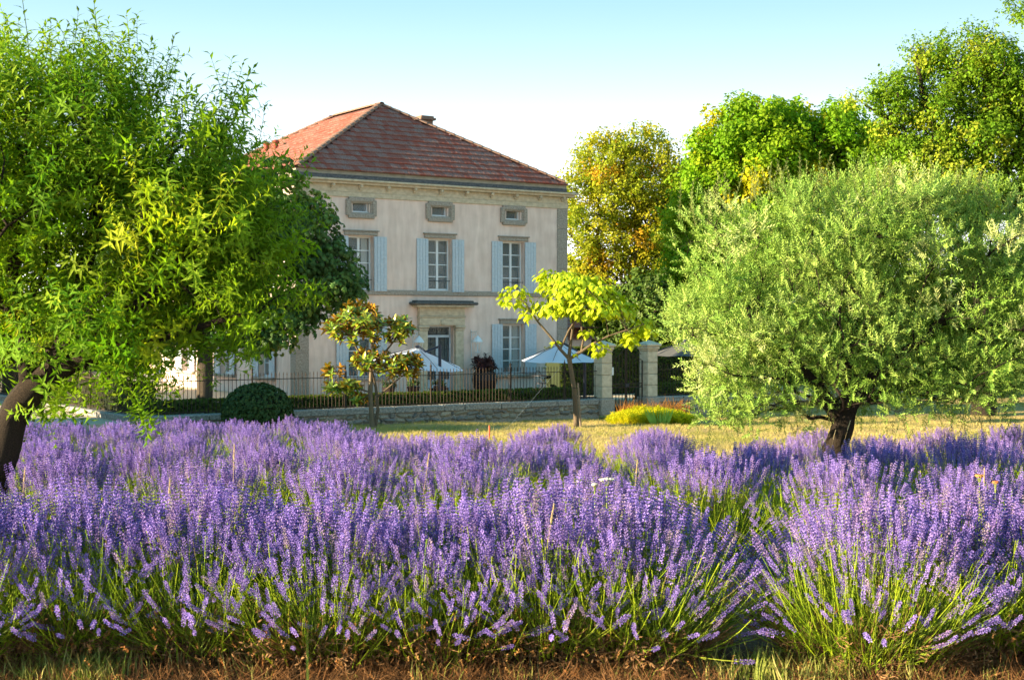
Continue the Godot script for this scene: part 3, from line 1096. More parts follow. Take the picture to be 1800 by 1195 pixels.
# ------------------------------------------------------------------ terrace things
func parasol(label: String, at: Vector3, r: float, rise: float, tilt: Vector3, mast: Vector3, mast_h: float, mat: Material, pole: Material) -> void:
	var root := thing("parasol", label, "parasol", at, 0.0, "parasols on the terrace")
	var m := MB.new()
	var bs := Basis.from_euler(tilt)
	var n := 8
	for k in n:
		var a := TAU * (k + 0.3) / n
		var b := TAU * (k + 1.3) / n
		var top := Vector3(0, rise, 0)
		for i in 6:
			var f0 := i / 6.0
			var f1 := (i + 1) / 6.0
			var q := func(an: float, f: float, mid: bool) -> Vector3:
				var sag := -0.025 * sin(f * PI)
				var rad := r * f * (cos(PI / n) if mid else 1.0)
				return bs * Vector3(cos(an) * rad, rise * (1.0 - f) + sag - (0.03 * f if mid else 0.0), sin(an) * rad)
			var c := (a + b) / 2
			var tri_side := [[a, false, c, true], [c, true, b, false]]
			for e in tri_side:
				var p0: Vector3 = q.call(e[0], f0, e[1])
				var p1: Vector3 = q.call(e[0], f1, e[1])
				var p2: Vector3 = q.call(e[2], f1, e[3])
				var p3: Vector3 = q.call(e[2], f0, e[3])
				m.tri(p0, p2, p1)
				if i > 0:
					m.tri(p0, p3, p2)
		top = top
	put("canopy", m.mesh(), mat, root)
	for k in n:
		m = MB.new()
		var a := TAU * (k + 0.3) / n
		m.tube([bs * Vector3(0, rise - 0.03, 0), bs * Vector3(cos(a) * r * 0.5, rise * 0.5 + 0.02, sin(a) * r * 0.5), bs * Vector3(cos(a) * r * 0.99, -0.012, sin(a) * r * 0.99)], [0.01, 0.01, 0.008], 4)
		put("rib", m.mesh(), pole, root)
	m = MB.new()
	m.ball(bs * Vector3(0, rise + 0.02, 0), Vector3(0.1, 0.045, 0.1), 8, 5)
	put("finial", m.mesh(), pole, root)
	m = MB.new()
	var foot := Vector3(mast.x, -at.y + house_at.y, mast.z)
	var head := Vector3(mast.x, foot.y + mast_h, mast.z)
	m.tube([foot, head], [0.055, 0.055], 10)
	put("mast", m.mesh(), pole, root)
	m = MB.new()
	m.tube([head - Vector3(0, 0.06, 0), bs * Vector3(mast.x * 0.35, rise * 0.85, mast.z * 0.35), bs * Vector3(0, rise + 0.06, 0)], [0.04, 0.035, 0.03], 8)
	put("arm", m.mesh(), pole, root)
	m = MB.new()
	m.chamfer(Vector3(foot.x, foot.y + 0.04, foot.z), Vector3(0.9, 0.08, 0.9), 0.02)
	put("base", m.mesh(), M.stone_dark, root)

func terrace_things() -> void:
	var navy := plain(0.016, 0.02, 0.045, 0.45)
	parasol("white cantilever parasol on dark mast in front of the house door", px(731, 641, 47.5), 1.68, 0.58, Vector3(0.06, 0, -0.1), Vector3(0.84, 0, 0.85), 1.95, M.canvas, navy)
	parasol("white parasol between the right ground-floor window and the gate pillar", px(985, 634, 49.0), 1.38, 0.6, Vector3(0.02, 0, 0), Vector3(0.85, 0, -0.3), 1.55, M.canvas, navy)
	parasol("dark grey parasol right of the gate, half hidden by the olive tree", px(1205, 624, 52.0), 1.4, 0.5, Vector3(0, 0, 0), Vector3(0.6, 0, -0.5), 1.7, M.canvas_grey, navy)
	for k in 2:
		lantern(4.72 if k == 0 else 7.28, ["white metal wall lantern left of the front door, above the parasol", "white metal wall lantern right of the front door on scrolled bracket"][k])
	# large dark urn with purple plant
	var root := thing("plant_pot", "large dark urn with purple-leaved plant beside the front door", "plant pot", local(7.35, 0, 0.85), house_turn)
	var m := MB.new()
	m.lathe([[0.0, 0.0], [0.3, 0.0], [0.42, 0.25], [0.48, 0.5], [0.42, 0.75], [0.34, 0.85], [0.4, 0.92], [0.36, 0.94], [0.3, 0.86], [0.0, 0.84]], 20)
	put("pot", m.mesh(), M.pot, root)
	var sp := small_spray(0.14, 0.05, 12, 88, 0.2)
	var xs := []
	var cs := []
	for k in 90:
		var d := Vector3(rr(-1, 1), rr(0.0, 1.2), rr(-1, 1)).normalized()
		xs.append(Transform3D(basis_y(d, rr(0, TAU), rr(0.7, 1.2)), Vector3(0, 0.95, 0) + d * rr(0.05, 0.34)))
		cs.append(Color(0.06, 0.022, 0.03).lerp(Color(0.12, 0.05, 0.04), rng.randf()))
	many("foliage", sp, M.leaf_dull, xs, cs, root)
	# pots under the magnolia
	for k in 3:
		root = thing("plant_pot", ["small dark pot on the terrace below the parasol", "small dark pot near the foot of the door frame", "small dark pot left of the white parasol"][k], "plant pot", local([3.6, 4.7, 2.6][k], 0, 2.0), 0.0)
		m = MB.new()
		m.lathe([[0.0, 0.0], [0.16, 0.0], [0.22, 0.34], [0.25, 0.36], [0.22, 0.4], [0.18, 0.34], [0.0, 0.33]], 14)
		put("pot", m.mesh(), M.pot, root)
		xs = []
		cs = []
		for q in 26:
			var d := Vector3(rr(-1, 1), rr(0.1, 1.2), rr(-1, 1)).normalized()
			xs.append(Transform3D(basis_y(d, rr(0, TAU), rr(0.5, 0.9)), Vector3(0, 0.38, 0) + d * rr(0.02, 0.15)))
			cs.append(Color(0.04, 0.08, 0.025))
		many("foliage", sp, M.leaf_dull, xs, cs, root)
	# garden tables
	table("round dark iron garden table below the right ground-floor window", local(8.6, 0, 3.0), 0.5)
	table("dark iron garden table beside the right white parasol", local(9.9, 0, 2.9), 0.62)
	for k in 4:
		chair(["dark iron garden chair at the table under the right window", "dark iron garden chair between the two garden tables", "dark iron garden chair nearest the gate pillar", "dark iron garden chair behind the far garden table"][k], local([8.1, 9.2, 10.7, 10.0][k], 0, [3.5, 3.3, 2.9, 2.0][k]), [0.6, -0.4, -1.4, 3.0][k])
	# small brick outbuilding wall far left
	root = thing("brick_wall", "reddish brick garden wall catching sun beyond the fence corner", "wall", local(-8.1, 0, -2.0), house_turn)
	for r in 8:
		for c in 9 - r / 2 - (r % 2):
			m = MB.new()
			m.chamfer(Vector3((c + (0.5 if r % 2 else 0.0)) * 0.3, 0.06 + r * 0.12, 0), Vector3(0.285, 0.108, 0.24), 0.01)
			put("brick", m.mesh(), M.brick, root)
	# low tiled shed behind the right corner of the house
	root = thing("garden_shed", "small shed with red tiled roof behind the right corner of the house", "shed", px(1003, 640, 66.0) * Vector3(1, 0, 1) + Vector3(0, house_at.y, 0), house_turn)
	m = MB.new()
	m.span(Vector3(-1.2, 0, -2.5), Vector3(1.2, 2.0, 0))
	put("wall", m.mesh(), M.plaster, root)
	var tm := tile_mesh(0.22, 0.41)
	for r in 6:
		for c in 12:
			var t := Transform3D(Basis(Vector3.RIGHT, 0.5), Vector3(-1.25 + c * 0.225, 2.05 + r * 0.17, 0.25 - r * 0.33 - 0.3))
			put("tile", tm, M.tiles[(r * 5 + c) % 6], root, t)
	m = MB.new()
	m.box(Vector3(0, 2.42, -0.85), Vector3(2.8, 0.04, 2.4), Transform3D(Basis(), Vector3.ZERO) * Transform3D(Basis(Vector3.RIGHT, 0.0), Vector3.ZERO).rotated_local(Vector3.RIGHT, 0.0))
	put("roof_deck", m.mesh(), M.roof_under, root)

func lantern(lx: float, label: String) -> void:
	var root := thing("wall_lantern", label, "lantern", local(lx, 1.55, 0), house_turn, "white wall lanterns by the front door")
	var m := MB.new()
	m.tube([Vector3(0, -0.2, 0.03), Vector3(0, 0.85, 0.03)], [0.014, 0.014], 6)
	m.tube([Vector3(0, 0.75, 0.03), Vector3(0, 0.78, 0.5)], [0.012, 0.012], 6)
	for q in [[0.62, 0.14, 0.1], [0.66, 0.33, 0.08], [0.4, 0.1, 0.07]]:
		var pts := []
		var rad := []
		for a in 18:
			var an := a / 17.0 * TAU * 1.2
			var r: float = q[2] * (1.0 - a / 24.0)
			pts.append(Vector3(0, q[0] + sin(an) * r, q[1] + cos(an) * r))
			rad.append(0.009)
		m.tube(pts, rad, 5)
	put("bracket", m.mesh(), M.white, root)
	m = MB.new()
	m.lathe([[0.0, 0.62], [0.03, 0.62], [0.04, 0.58], [0.1, 0.55], [0.15, 0.47], [0.2, 0.38], [0.0, 0.38]].duplicate(), 16, Vector3(0, 0, 0.48)) if false else m.lathe([[0.0, 0.375], [0.2, 0.375], [0.2, 0.395], [0.15, 0.47], [0.1, 0.55], [0.04, 0.58], [0.03, 0.62], [0.0, 0.64]], 16, Vector3(0, 0, 0.48))
	put("lamp_shade", m.mesh(), M.white, root)
	m = MB.new()
	for k in 4:
		var a := TAU * (k + 0.5) / 4
		m.tube([Vector3(cos(a) * 0.15, 0.375, 0.48 + sin(a) * 0.15), Vector3(cos(a) * 0.085, 0.0, 0.48 + sin(a) * 0.085)], [0.009, 0.009], 5)
	m.lathe([[0.0, -0.03], [0.09, -0.03], [0.1, 0.0], [0.0, 0.01]], 12, Vector3(0, 0, 0.48))
	m.tube([Vector3(0, 0.0, 0.48), Vector3(0, 0.3, 0.48)], [0.022, 0.018], 8)
	put("cage", m.mesh(), M.white, root)

func table(label: String, at: Vector3, r: float) -> void:
	var root := thing("garden_table", label, "table", at, 0.4, "garden tables on the terrace")
	var m := MB.new()
	m.lathe([[0.0, 0.70], [r, 0.70], [r, 0.725], [0.0, 0.725]], 24)
	put("table_top", m.mesh(), M.iron, root)
	for k in 3:
		var a := TAU * k / 3
		var d := Vector3(cos(a), 0, sin(a))
		m = MB.new()
		m.tube([d * r * 0.75, d * r * 0.5 + Vector3(0, 0.2, 0), d * r * 0.15 + Vector3(0, 0.45, 0), d * r * 0.5 + Vector3(0, 0.7, 0)], [0.014, 0.014, 0.014, 0.014], 6)
		put("leg", m.mesh(), M.iron, root)

func chair(label: String, at: Vector3, turn: float) -> void:
	var root := thing("garden_chair", label, "chair", at, turn, "garden chairs on the terrace")
	var m := MB.new()
	m.lathe([[0.0, 0.44], [0.2, 0.44], [0.2, 0.465], [0.0, 0.465]], 18)
	put("seat", m.mesh(), M.iron, root)
	for k in 4:
		var d := Vector3(0.16 if k & 1 else -0.16, 0, 0.16 if k & 2 else -0.16)
		m = MB.new()
		m.tube([d * 1.15, d + Vector3(0, 0.44, 0)], [0.012, 0.012], 6)
		put("leg", m.mesh(), M.iron, root)
	m = MB.new()
	var pts := []
	var rad := []
	for a in 13:
		var an := PI * a / 12.0
		pts.append(Vector3(cos(an) * 0.19, 0.46 + sin(an) * 0.45, -0.17 - 0.06 * sin(an)))
		rad.append(0.012)
	m.tube(pts, rad, 5)
	for k in 3:
		m.tube([Vector3(-0.09 + k * 0.09, 0.46, -0.17), Vector3(-0.09 + k * 0.09, 0.86, -0.22)], [0.007, 0.007], 4)
	put("backrest", m.mesh(), M.iron, root)

# ------------------------------------------------------------------ trees
func gnarl(pts: Array, rad: Array, sides: int, rough: float, seed_: int) -> ArrayMesh:
	# a trunk: the path smoothed, the bark furrowed by noise
	var f := FastNoiseLite.new()
	f.seed = seed_
	f.frequency = 1.0
	var p := []
	var r := []
	for i in pts.size() - 1:
		for k in 5:
			var t := k / 5.0
			var a: Vector3 = pts[maxi(i - 1, 0)]
			var b: Vector3 = pts[i]
			var c: Vector3 = pts[i + 1]
			var d: Vector3 = pts[mini(i + 2, pts.size() - 1)]
			p.append(b.cubic_interpolate(c, a, d, t))
			r.append(lerpf(rad[i], rad[i + 1], t))
	p.append(pts[-1]); r.append(rad[-1])
	var m := MB.new()
	m.tube(p, r, sides, true)
	for i in m.v.size():
		var v := m.v[i]
		var n := m.n[i]
		var ang := atan2(n.z, n.x)
		var q := f.get_noise_3d(cos(ang) * 2.2 + 5.0, v.y * 1.4, sin(ang) * 2.2) + 0.5 * f.get_noise_3d(cos(ang) * 6.0, v.y * 3.0, sin(ang) * 6.0)
		m.v[i] = v + n * q * rough
	return m.mesh()

func grow(called: String, label: String, base: Vector3, o: Dictionary, category := "tree", group := "") -> Node3D:
	var root := thing(called, label, category, base, 0.0, group)
	var trunk: Array = o.trunk
	var tr: Array = o.trunk_r
	put("trunk", gnarl(trunk, tr, 14, o.get("rough", 0.15) * float(tr[0]), rng.randi() % 1000), o.bark, root)
	var pos: Array[Vector3] = []
	var par: Array[int] = []
	var ln: Array[float] = []
	var lim: Array[float] = []
	var fork: int = o.get("fork", trunk.size() - 2)
	for i in trunk.size():
		pos.append(trunk[i]); par.append(i - 1); lim.append(tr[i]); ln.append(0.0 if i <= fork else ln[i - 1] + (trunk[i] as Vector3).distance_to(trunk[i - 1]))
	var nt := trunk.size()
	for l in o.get("limbs", []):                                # given limbs: [from trunk point, [points], [radii]]
		var prev: int = l[0]
		for k in l[1].size():
			pos.append(l[1][k]); par.append(prev); lim.append(l[2][k])
			ln.append(ln[prev] + pos[prev].distance_to(l[1][k]))
			prev = pos.size() - 1
	var fixed := pos.size()
	# clumps
	var lobes: Array = o.lobes
	var wsum := 0.0
	var ws := []
	for l in lobes:
		var w: float = pow(l[1].x * l[1].y * l[1].z, 0.75)
		wsum += w
		ws.append(w)
	var clumps: Array[Vector3] = []
	var gap: float = o.gap
	var tries := 0
	var skin: float = o.get("skin", 0.4)
	while clumps.size() < int(o.n) and tries < int(o.n) * 30:
		tries += 1
		var w := rng.randf() * wsum
		var li := 0
		while li < lobes.size() - 1 and w > ws[li]:
			w -= ws[li]
			li += 1
		var d := Vector3(rng.randfn(), rng.randfn(), rng.randfn()).normalized() * pow(rng.randf(), skin)
		var p: Vector3 = lobes[li][0] + d * lobes[li][1]
		var ok := true
		for q in clumps:
			if q.distance_squared_to(p) < gap * gap:
				ok = false
				break
		if ok:
			clumps.append(p)
	var top: Vector3 = trunk[nt - 1]
	clumps.sort_custom(func(a, b): return a.distance_squared_to(top) < b.distance_squared_to(top))
	var ends: Array[int] = []
	for p in clumps:
		var best := -1
		var bd := 1e9
		for i in range(fork, pos.size()):
			var c := pos[i].distance_to(p) + 0.45 * ln[i]
			if pos[i].y > p.y + 0.2:
				c += (pos[i].y - p.y) * float(o.get("down", 0.4))
			if c < bd:
				bd = c
				best = i
		var dist := pos[best].distance_to(p)
		var steps := clampi(int(dist / (gap * 0.8)) + 1, 1, 4)
		var prev := best
		var a := pos[best]
		for k in range(1, steps + 1):
			var t := float(k) / steps
			var q := a.lerp(p, t) + Vector3(0, sin(t * PI) * dist * float(o.get("arch", 0.08)), 0)
			if k < steps:
				q += Vector3(rr(-1, 1), rr(-1, 1), rr(-1, 1)) * dist * 0.07
			pos.append(q); par.append(prev); lim.append(9.0)
			ln.append(ln[prev] + pos[prev].distance_to(q))
			prev = pos.size() - 1
		ends.append(prev)
	var count: Array[int] = []
	count.resize(pos.size())
	count.fill(0)
	for e in ends:
		count[e] += 1
	for i in range(pos.size() - 1, 0, -1):
		if par[i] >= 0:
			count[par[i]] += count[i]
	var tip: float = o.tip
	var m := MB.new()
	for i in range(nt, pos.size()):
		var q := par[i]
		var r1: float = tip * sqrt(maxf(count[i], 1.0))
		var r0: float = tip * sqrt(maxf(count[q], 1.0))
		if i < fixed:
			r1 = lim[i]
		if q < fixed:
			r0 = lim[q] if q >= nt or i < fixed else minf(lim[q] * 0.7, r1 * 1.4)
		r1 = minf(r1, float(tr[0]) * 0.6)
		r0 = minf(r0, r1 * 1.6)
		m.tube([pos[q], pos[i]], [r0, r1], 7 if r1 > tip * 3.0 else 4, false)
	# sprays of leaves
	var meshes: Array = o.mesh
	var xs := []
	var cs := []
	for k in meshes.size():
		xs.append([]); cs.append([])
	var cen: Vector3 = o.get("centre", top)
	var cr: float = o.clump_r
	var flat: float = o.get("flat", 1.0)
	var sz: Array = o.size
	var cols: Array = o.cols
	for ci in ends.size():
		var c := pos[ends[ci]]
		var tone := rng.randf()
		var base_col: Color = (cols[0] as Color).lerp(cols[1], tone)
		var rare: float = o.get("rare", 0.0)
		if cols.size() > 2 and rng.randf() < rare:
			base_col = cols[2]
		base_col = base_col * 1.28
		var n := int(float(o.per) * rr(0.7, 1.3))
		for k in n:
			var d := Vector3(rng.randfn(), rng.randfn() * flat, rng.randfn())
			d = d / maxf(d.length(), 0.01) * pow(rng.randf(), 0.45)
			var p := c + d * cr
			var out := (p - cen).normalized() * float(o.get("out", 0.6)) + d * 0.7 + Vector3(0, float(o.get("up", 0.3)), 0) + Vector3(rr(-1, 1), rr(-1, 1), rr(-1, 1)) * float(o.get("mess", 0.4))
			var v := rng.randi() % meshes.size()
			var s := rr(sz[0], sz[1])
			xs[v].append(Transform3D(basis_y(out, rr(0, TAU), s), p))
			var g := rr(0.75, 1.2)
			cs[v].append(Color(base_col.r * g * rr(0.9, 1.1), base_col.g * g, base_col.b * g))
			if k % int(o.get("twig", 4)) == 0:
				m.tube([c, p], [tip * 0.6, tip * 0.3], 3, false)
	put("branches", m.mesh(), o.bark, root)
	for v in meshes.size():
		many("crown", meshes[v], o.mat, xs[v], cs[v], root)
	return root

func shoot_mesh(ln: float, n: int, leaf_l: float, leaf_w: float, rise: float, seed_: int, bend := 0.3, twist := 2.4, fold := 0.3, rnd := 0.0, stem_r := 0.0025, stem_col := Color(0.7, 0.7, 0.5)) -> ArrayMesh:
	# a leafy shoot along +y
	var r := RandomNumberGenerator.new()
	r.seed = seed_
	var m := MB.new()
	m.col = stem_col
	m.tube([Vector3.ZERO, Vector3(0.01, ln * 0.5, 0), Vector3(0, ln, 0)], [stem_r, stem_r * 0.8, stem_r * 0.4], 3, false)
	for k in n:
		var t := (k + 0.6) / n
		var a := k * twist + r.randf_range(-0.3, 0.3)
		var up := lerpf(rise, 1.4, t * t) + r.randf_range(-0.25, 0.25)
		var d := Vector3(cos(a), up, sin(a))
		m.col = Color(1, 1, 1) * r.randf_range(0.78, 1.15)
		m.leaf(Vector3(0, ln * t, 0), d, Vector3.UP * 1.0 - Vector3(cos(a), 0, sin(a)) * 0.4, leaf_l * r.randf_range(0.75, 1.12) * lerpf(1.0, 0.6, t * t), leaf_w, fold, bend, 0.42, rnd)
	return m.mesh()

func hand_leaf(n: int, l: float, w: float, seed_: int) -> ArrayMesh:
	# several hand-shaped leaves of drooping leaflets round a twig (horse chestnut)
	var r := RandomNumberGenerator.new()
	r.seed = seed_
	var m := MB.new()
	for q in n:
		var a := q * 2.4 + r.randf()
		var o := Vector3(cos(a), r.randf_range(-0.2, 0.5), sin(a)) * l * r.randf_range(0.5, 1.0)
		m.col = Color(1, 1, 1) * r.randf_range(0.75, 1.15)
		for k in 6:
			var b := a + (k - 2.5) * 0.62
			m.leaf(o, Vector3(cos(b), -0.45 - 0.12 * absf(k - 2.5), sin(b)), Vector3.UP, l * (1.0 - 0.1 * absf(k - 2.5)), w, 0.3, 0.3, 0.62)
	return m.mesh()

func round_cluster(n: int, r0: float, leaf_l: float, leaf_w: float, seed_: int) -> ArrayMesh:
	# broad leaves set all through a small tuft
	var r := RandomNumberGenerator.new()
	r.seed = seed_
	var m := MB.new()
	for k in n:
		var d := Vector3(r.randfn(), r.randfn() * 0.8 + 0.15, r.randfn()).normalized()
		var p := d * r0 * pow(r.randf(), 0.5)
		m.col = Color(1, 1, 1) * r.randf_range(0.78, 1.18)
		var dir := (d + Vector3(r.randf_range(-0.8, 0.8), r.randf_range(-0.9, 0.3), r.randf_range(-0.8, 0.8))).normalized()
		m.leaf(p, dir, Vector3(r.randf_range(-0.5, 0.5), 1, r.randf_range(-0.5, 0.5)), leaf_l * r.randf_range(0.7, 1.15), leaf_w, 0.25, 0.2, 0.45)
	return m.mesh()

func big_leaf(l: float, w: float, bend: float) -> ArrayMesh:
	# a heart-shaped leaf on a short stalk, base at the origin, pointing along +y, upper face to +z
	var m := MB.new()
	m.tube([Vector3.ZERO, Vector3(0, l * 0.35, -0.01)], [0.004, 0.003], 3, false)
	var prof := [[0.0, 0.0], [-0.06, 0.28], [0.08, 0.45], [0.3, 0.5], [0.55, 0.38], [0.8, 0.17], [1.0, 0.0]]
	for s in [-1.0, 1.0]:
		for i in prof.size() - 1:
			var q := func(k: int, edge: bool) -> Vector3:
				var t: float = prof[k][0]
				var x: float = prof[k][1] * w * s if edge else 0.0
				var tt := maxf(t, 0.0)
				return Vector3(x, l * 0.35 + t * l, -bend * l * tt * tt + (0.22 * absf(x) - 1.0 * x * x / w if edge else 0.0))
			var a: Vector3 = q.call(i, false)
			var b: Vector3 = q.call(i + 1, false)
			var c: Vector3 = q.call(i + 1, true)
			var d: Vector3 = q.call(i, true)
			if s > 0:
				m.tri(a, d, c); m.tri(a, c, b)
			else:
				m.tri(a, c, d); m.tri(a, b, c)
	return m.mesh()

func rosette(n: int, l: float, w: float, seed_: int) -> ArrayMesh:
	# stiff glossy leaves in a whorl, brown felt below (magnolia)
	var r := RandomNumberGenerator.new()
	r.seed = seed_
	var m := MB.new()
	for k in n:
		var a := k * 2.4 + r.randf() * 0.4
		var up := lerpf(-0.2, 1.3, float(k) / n)
		var d := Vector3(cos(a), up, sin(a)).normalized()
		var base := Vector3(0, 0.04 * k / n, 0)
		var up_v := Vector3.UP - d * 0.3 if absf(d.y) < 0.95 else Vector3(cos(a), 0, sin(a))
		m.col = Color(0.16, 0.25, 0.02) * r.randf_range(0.8, 1.3)
		if r.randf() < 0.45:
			m.col = Color(0.55, 0.52, 0.05)
		m.leaf(base, d, up_v, l * r.randf_range(0.8, 1.1), w, 0.22, 0.12, 0.45, 0.7)
		m.col = Color(0.50, 0.24, 0.035) * r.randf_range(0.7, 1.2)
		var nn := d.cross(up_v).normalized().cross(d).normalized()
		m.leaf(base - nn * 0.004, d, up_v, l * 0.97, w * 0.98, 0.22, 0.12, 0.45, 0.7)
	return m.mesh()

func lobe(cx: float, cy: float, w: float, h: float, depth: float, base: Vector3, off := 0.0, deep := 0.0) -> Array:
	# an ellipsoid of the crown: what it spans in the photograph, at the tree's own distance
	var k := depth / FOCAL
	var c := px(cx, cy, depth) - base
	c.z -= off
	return [c, Vector3(w * k, h * k, deep if deep > 0.0 else (w + h) * 0.5 * k)]

func pts_px(list: Array, depth: float, base: Vector3, zs := 0.0) -> Array:
	var out := []
	for i in list.size():
		var p := px(list[i][0], list[i][1], depth) - base
		p.z += zs * i
		out.append(p)
	return out

func trees() -> void:
	almond()
	olive()
	chestnut()
	catalpa()
	magnolia()
	# the tall trees beyond the garden
	var d := 80.0
	var b := px(1105, 690, d)
	b.y = -1.5
	grow("maple_tree", "tall yellow and orange tree with several dark stems right of the house", b, {
		"trunk": [Vector3(0, -0.1, 0), Vector3(0.05, 1.5, 0), Vector3(0.1, 3.0, 0)], "trunk_r": [0.34, 0.27, 0.24], "fork": 2, "bark": M.bark_dark,
		"limbs": [[2, pts_px([[1085, 540], [1062, 480], [1050, 420]], d, b), [0.2, 0.17, 0.12]], [2, pts_px([[1112, 530], [1120, 450], [1118, 360]], d, b), [0.22, 0.18, 0.12]], [2, pts_px([[1130, 550], [1150, 470], [1160, 400]], d, b), [0.16, 0.13, 0.09]], [2, pts_px([[1095, 560], [1040, 520], [1010, 480]], d, b), [0.13, 0.1, 0.07]]],
		"lobes": [lobe(1105, 315, 92, 98, d, b), lobe(1030, 395, 60, 100, d, b), lobe(1155, 330, 62, 90, d, b), lobe(1150, 450, 50, 90, d, b), lobe(1042, 295, 42, 55, d, b), lobe(1100, 440, 80, 80, d, b), lobe(1040, 500, 70, 50, d, b)],
		"n": 250, "gap": 0.68, "clump_r": 0.76, "per": 21, "tip": 0.02, "skin": 0.35, "up": 0.2, "flat": 0.7, "mesh": [round_cluster(11, 0.2, 0.16, 0.13, 11), round_cluster(9, 0.22, 0.15, 0.12, 12)], "size": [0.8, 1.25],
		"cols": [Color(0.21, 0.28, 0.02), Color(0.42, 0.36, 0.02), Color(0.48, 0.28, 0.02)], "rare": 0.09, "mat": M.leaf, "twig": 3})
	d = 62.0
	b = px(1350, 690, d)
	b.y = -1.5
	grow("lime_tree", "broad dense green tree turning yellow, between the orange tree and the oak", b, {
		"trunk": [Vector3(0, -0.1, 0), Vector3(0, 2.0, 0), Vector3(0.1, 4.0, 0), Vector3(0.1, 6.5, 0)], "trunk_r": [0.4, 0.33, 0.27, 0.15], "fork": 1, "bark": M.bark_dark,
		"lobes": [lobe(1330, 285, 110, 112, d, b), lobe(1450, 285, 95, 95, d, b), lobe(1255, 320, 60, 105, d, b), lobe(1500, 360, 70, 80, d, b), lobe(1215, 420, 40, 110, d, b), lobe(1390, 225, 62, 48, d, b), lobe(1250, 450, 50, 80, d, b), lobe(1400, 430, 130, 90, d, b), lobe(1490, 300, 45, 70, d, b)],
		"n": 330, "gap": 0.6, "clump_r": 0.72, "per": 30, "tip": 0.02, "skin": 0.3, "up": 0.35, "mesh": [round_cluster(13, 0.22, 0.17, 0.13, 13), round_cluster(12, 0.24, 0.16, 0.13, 14)], "size": [0.85, 1.3],
		"cols": [Color(0.15, 0.29, 0.012), Color(0.27, 0.38, 0.015), Color(0.44, 0.40, 0.015)], "rare": 0.08, "mat": M.leaf, "twig": 6})
	d = 48.0
	b = px(1730, 690, d)
	b.y = -1.45
	grow("oak_tree", "large spreading green oak with open crown and bare twigs at the top right", b, {
		"trunk": [Vector3(0, -0.1, 0), Vector3(0.1, 2.0, 0), Vector3(-0.1, 4.2, 0), Vector3(-0.3, 6.0, 0)], "trunk_r": [0.42, 0.36, 0.28, 0.2], "fork": 2, "bark": M.bark_dark,
		"limbs": [[3, pts_px([[1680, 270], [1640, 220], [1620, 160], [1610, 100]], d, b), [0.17, 0.13, 0.1, 0.06]], [2, pts_px([[1640, 340], [1590, 260], [1560, 210], [1520, 185]], d, b), [0.15, 0.11, 0.07, 0.04]], [3, pts_px([[1730, 240], [1740, 180], [1735, 110]], d, b), [0.15, 0.12, 0.07]], [3, pts_px([[1790, 260], [1820, 160], [1812, 60]], d, b), [0.14, 0.11, 0.06]]],
		"lobes": [lobe(1625, 105, 42, 40, d, b), lobe(1590, 165, 60, 40, d, b), lobe(1525, 172, 38, 18, d, b), lobe(1715, 118, 84, 66, d, b), lobe(1570, 215, 40, 30, d, b), lobe(1660, 205, 75, 60, d, b), lobe(1760, 170, 70, 80, d, b), lobe(1720, 260, 110, 55, d, b), lobe(1600, 275, 60, 48, d, b), lobe(1570, 340, 70, 50, d, b), lobe(1650, 300, 90, 60, d, b), lobe(1800, 210, 55, 110, d, b), lobe(1800, 18, 32, 24, d, b), lobe(1690, 330, 140, 50, d, b), lobe(1850, 330, 100, 90, d, b)],
		"n": 540, "gap": 0.37, "clump_r": 0.5, "per": 20, "tip": 0.014, "skin": 0.4, "up": 0.3, "flat": 0.75, "mesh": [round_cluster(11, 0.15, 0.12, 0.075, 15), round_cluster(10, 0.17, 0.11, 0.07, 16)], "size": [0.8, 1.25],
		"cols": [Color(0.12, 0.23, 0.015), Color(0.21, 0.32, 0.02), Color(0.32, 0.37, 0.03)], "rare": 0.15, "mat": M.leaf, "twig": 3})
	d = 33.5
	b = Vector3(-16.6, -1.1, -d)
	grow("laurel_shrub", "large rounded shrub standing left of the view beside the garden wall", b, {
		"trunk": [Vector3(0, -0.1, 0), Vector3(0.05, 0.5, 0), Vector3(0.1, 1.0, 0), Vector3(0.1, 1.5, 0)], "trunk_r": [0.2, 0.16, 0.13, 0.1], "fork": 1, "bark": M.bark_grey,
		"lobes": [[Vector3(0, 2.0, 0.0), Vector3(1.5, 1.1, 4.2)], [Vector3(0, 1.4, 0.0), Vector3(1.6, 0.9, 4.6)]],
		"n": 110, "gap": 0.7, "clump_r": 0.85, "per": 24, "tip": 0.02, "skin": 0.35, "mesh": [round_cluster(12, 0.24, 0.2, 0.16, 19)], "size": [0.9, 1.4],
		"cols": [Color(0.10, 0.16, 0.015), Color(0.18, 0.22, 0.02)], "mat": M.leaf, "twig": 6})
	d = 47.5
	b = Vector3(-25.0, -1.1, -d)
	grow("plane_tree", "large broad-leaved tree standing left of the view beyond the garden corner", b, {
		"trunk": [Vector3(0, -0.1, 0), Vector3(0.05, 0.8, 0), Vector3(0.1, 1.6, 0), Vector3(0.1, 2.8, 0)], "trunk_r": [0.30, 0.26, 0.2, 0.13], "fork": 1, "bark": M.bark_grey,
		"lobes": [[Vector3(0, 3.8, 0.0), Vector3(3.2, 1.7, 4.2)], [Vector3(0, 2.6, 0.0), Vector3(3.0, 1.3, 4.4)]],
		"n": 150, "gap": 0.8, "clump_r": 0.95, "per": 24, "tip": 0.02, "skin": 0.35, "mesh": [round_cluster(12, 0.24, 0.2, 0.16, 19)], "size": [0.9, 1.4],
		"cols": [Color(0.10, 0.16, 0.015), Color(0.18, 0.22, 0.02)], "mat": M.leaf, "twig": 6})
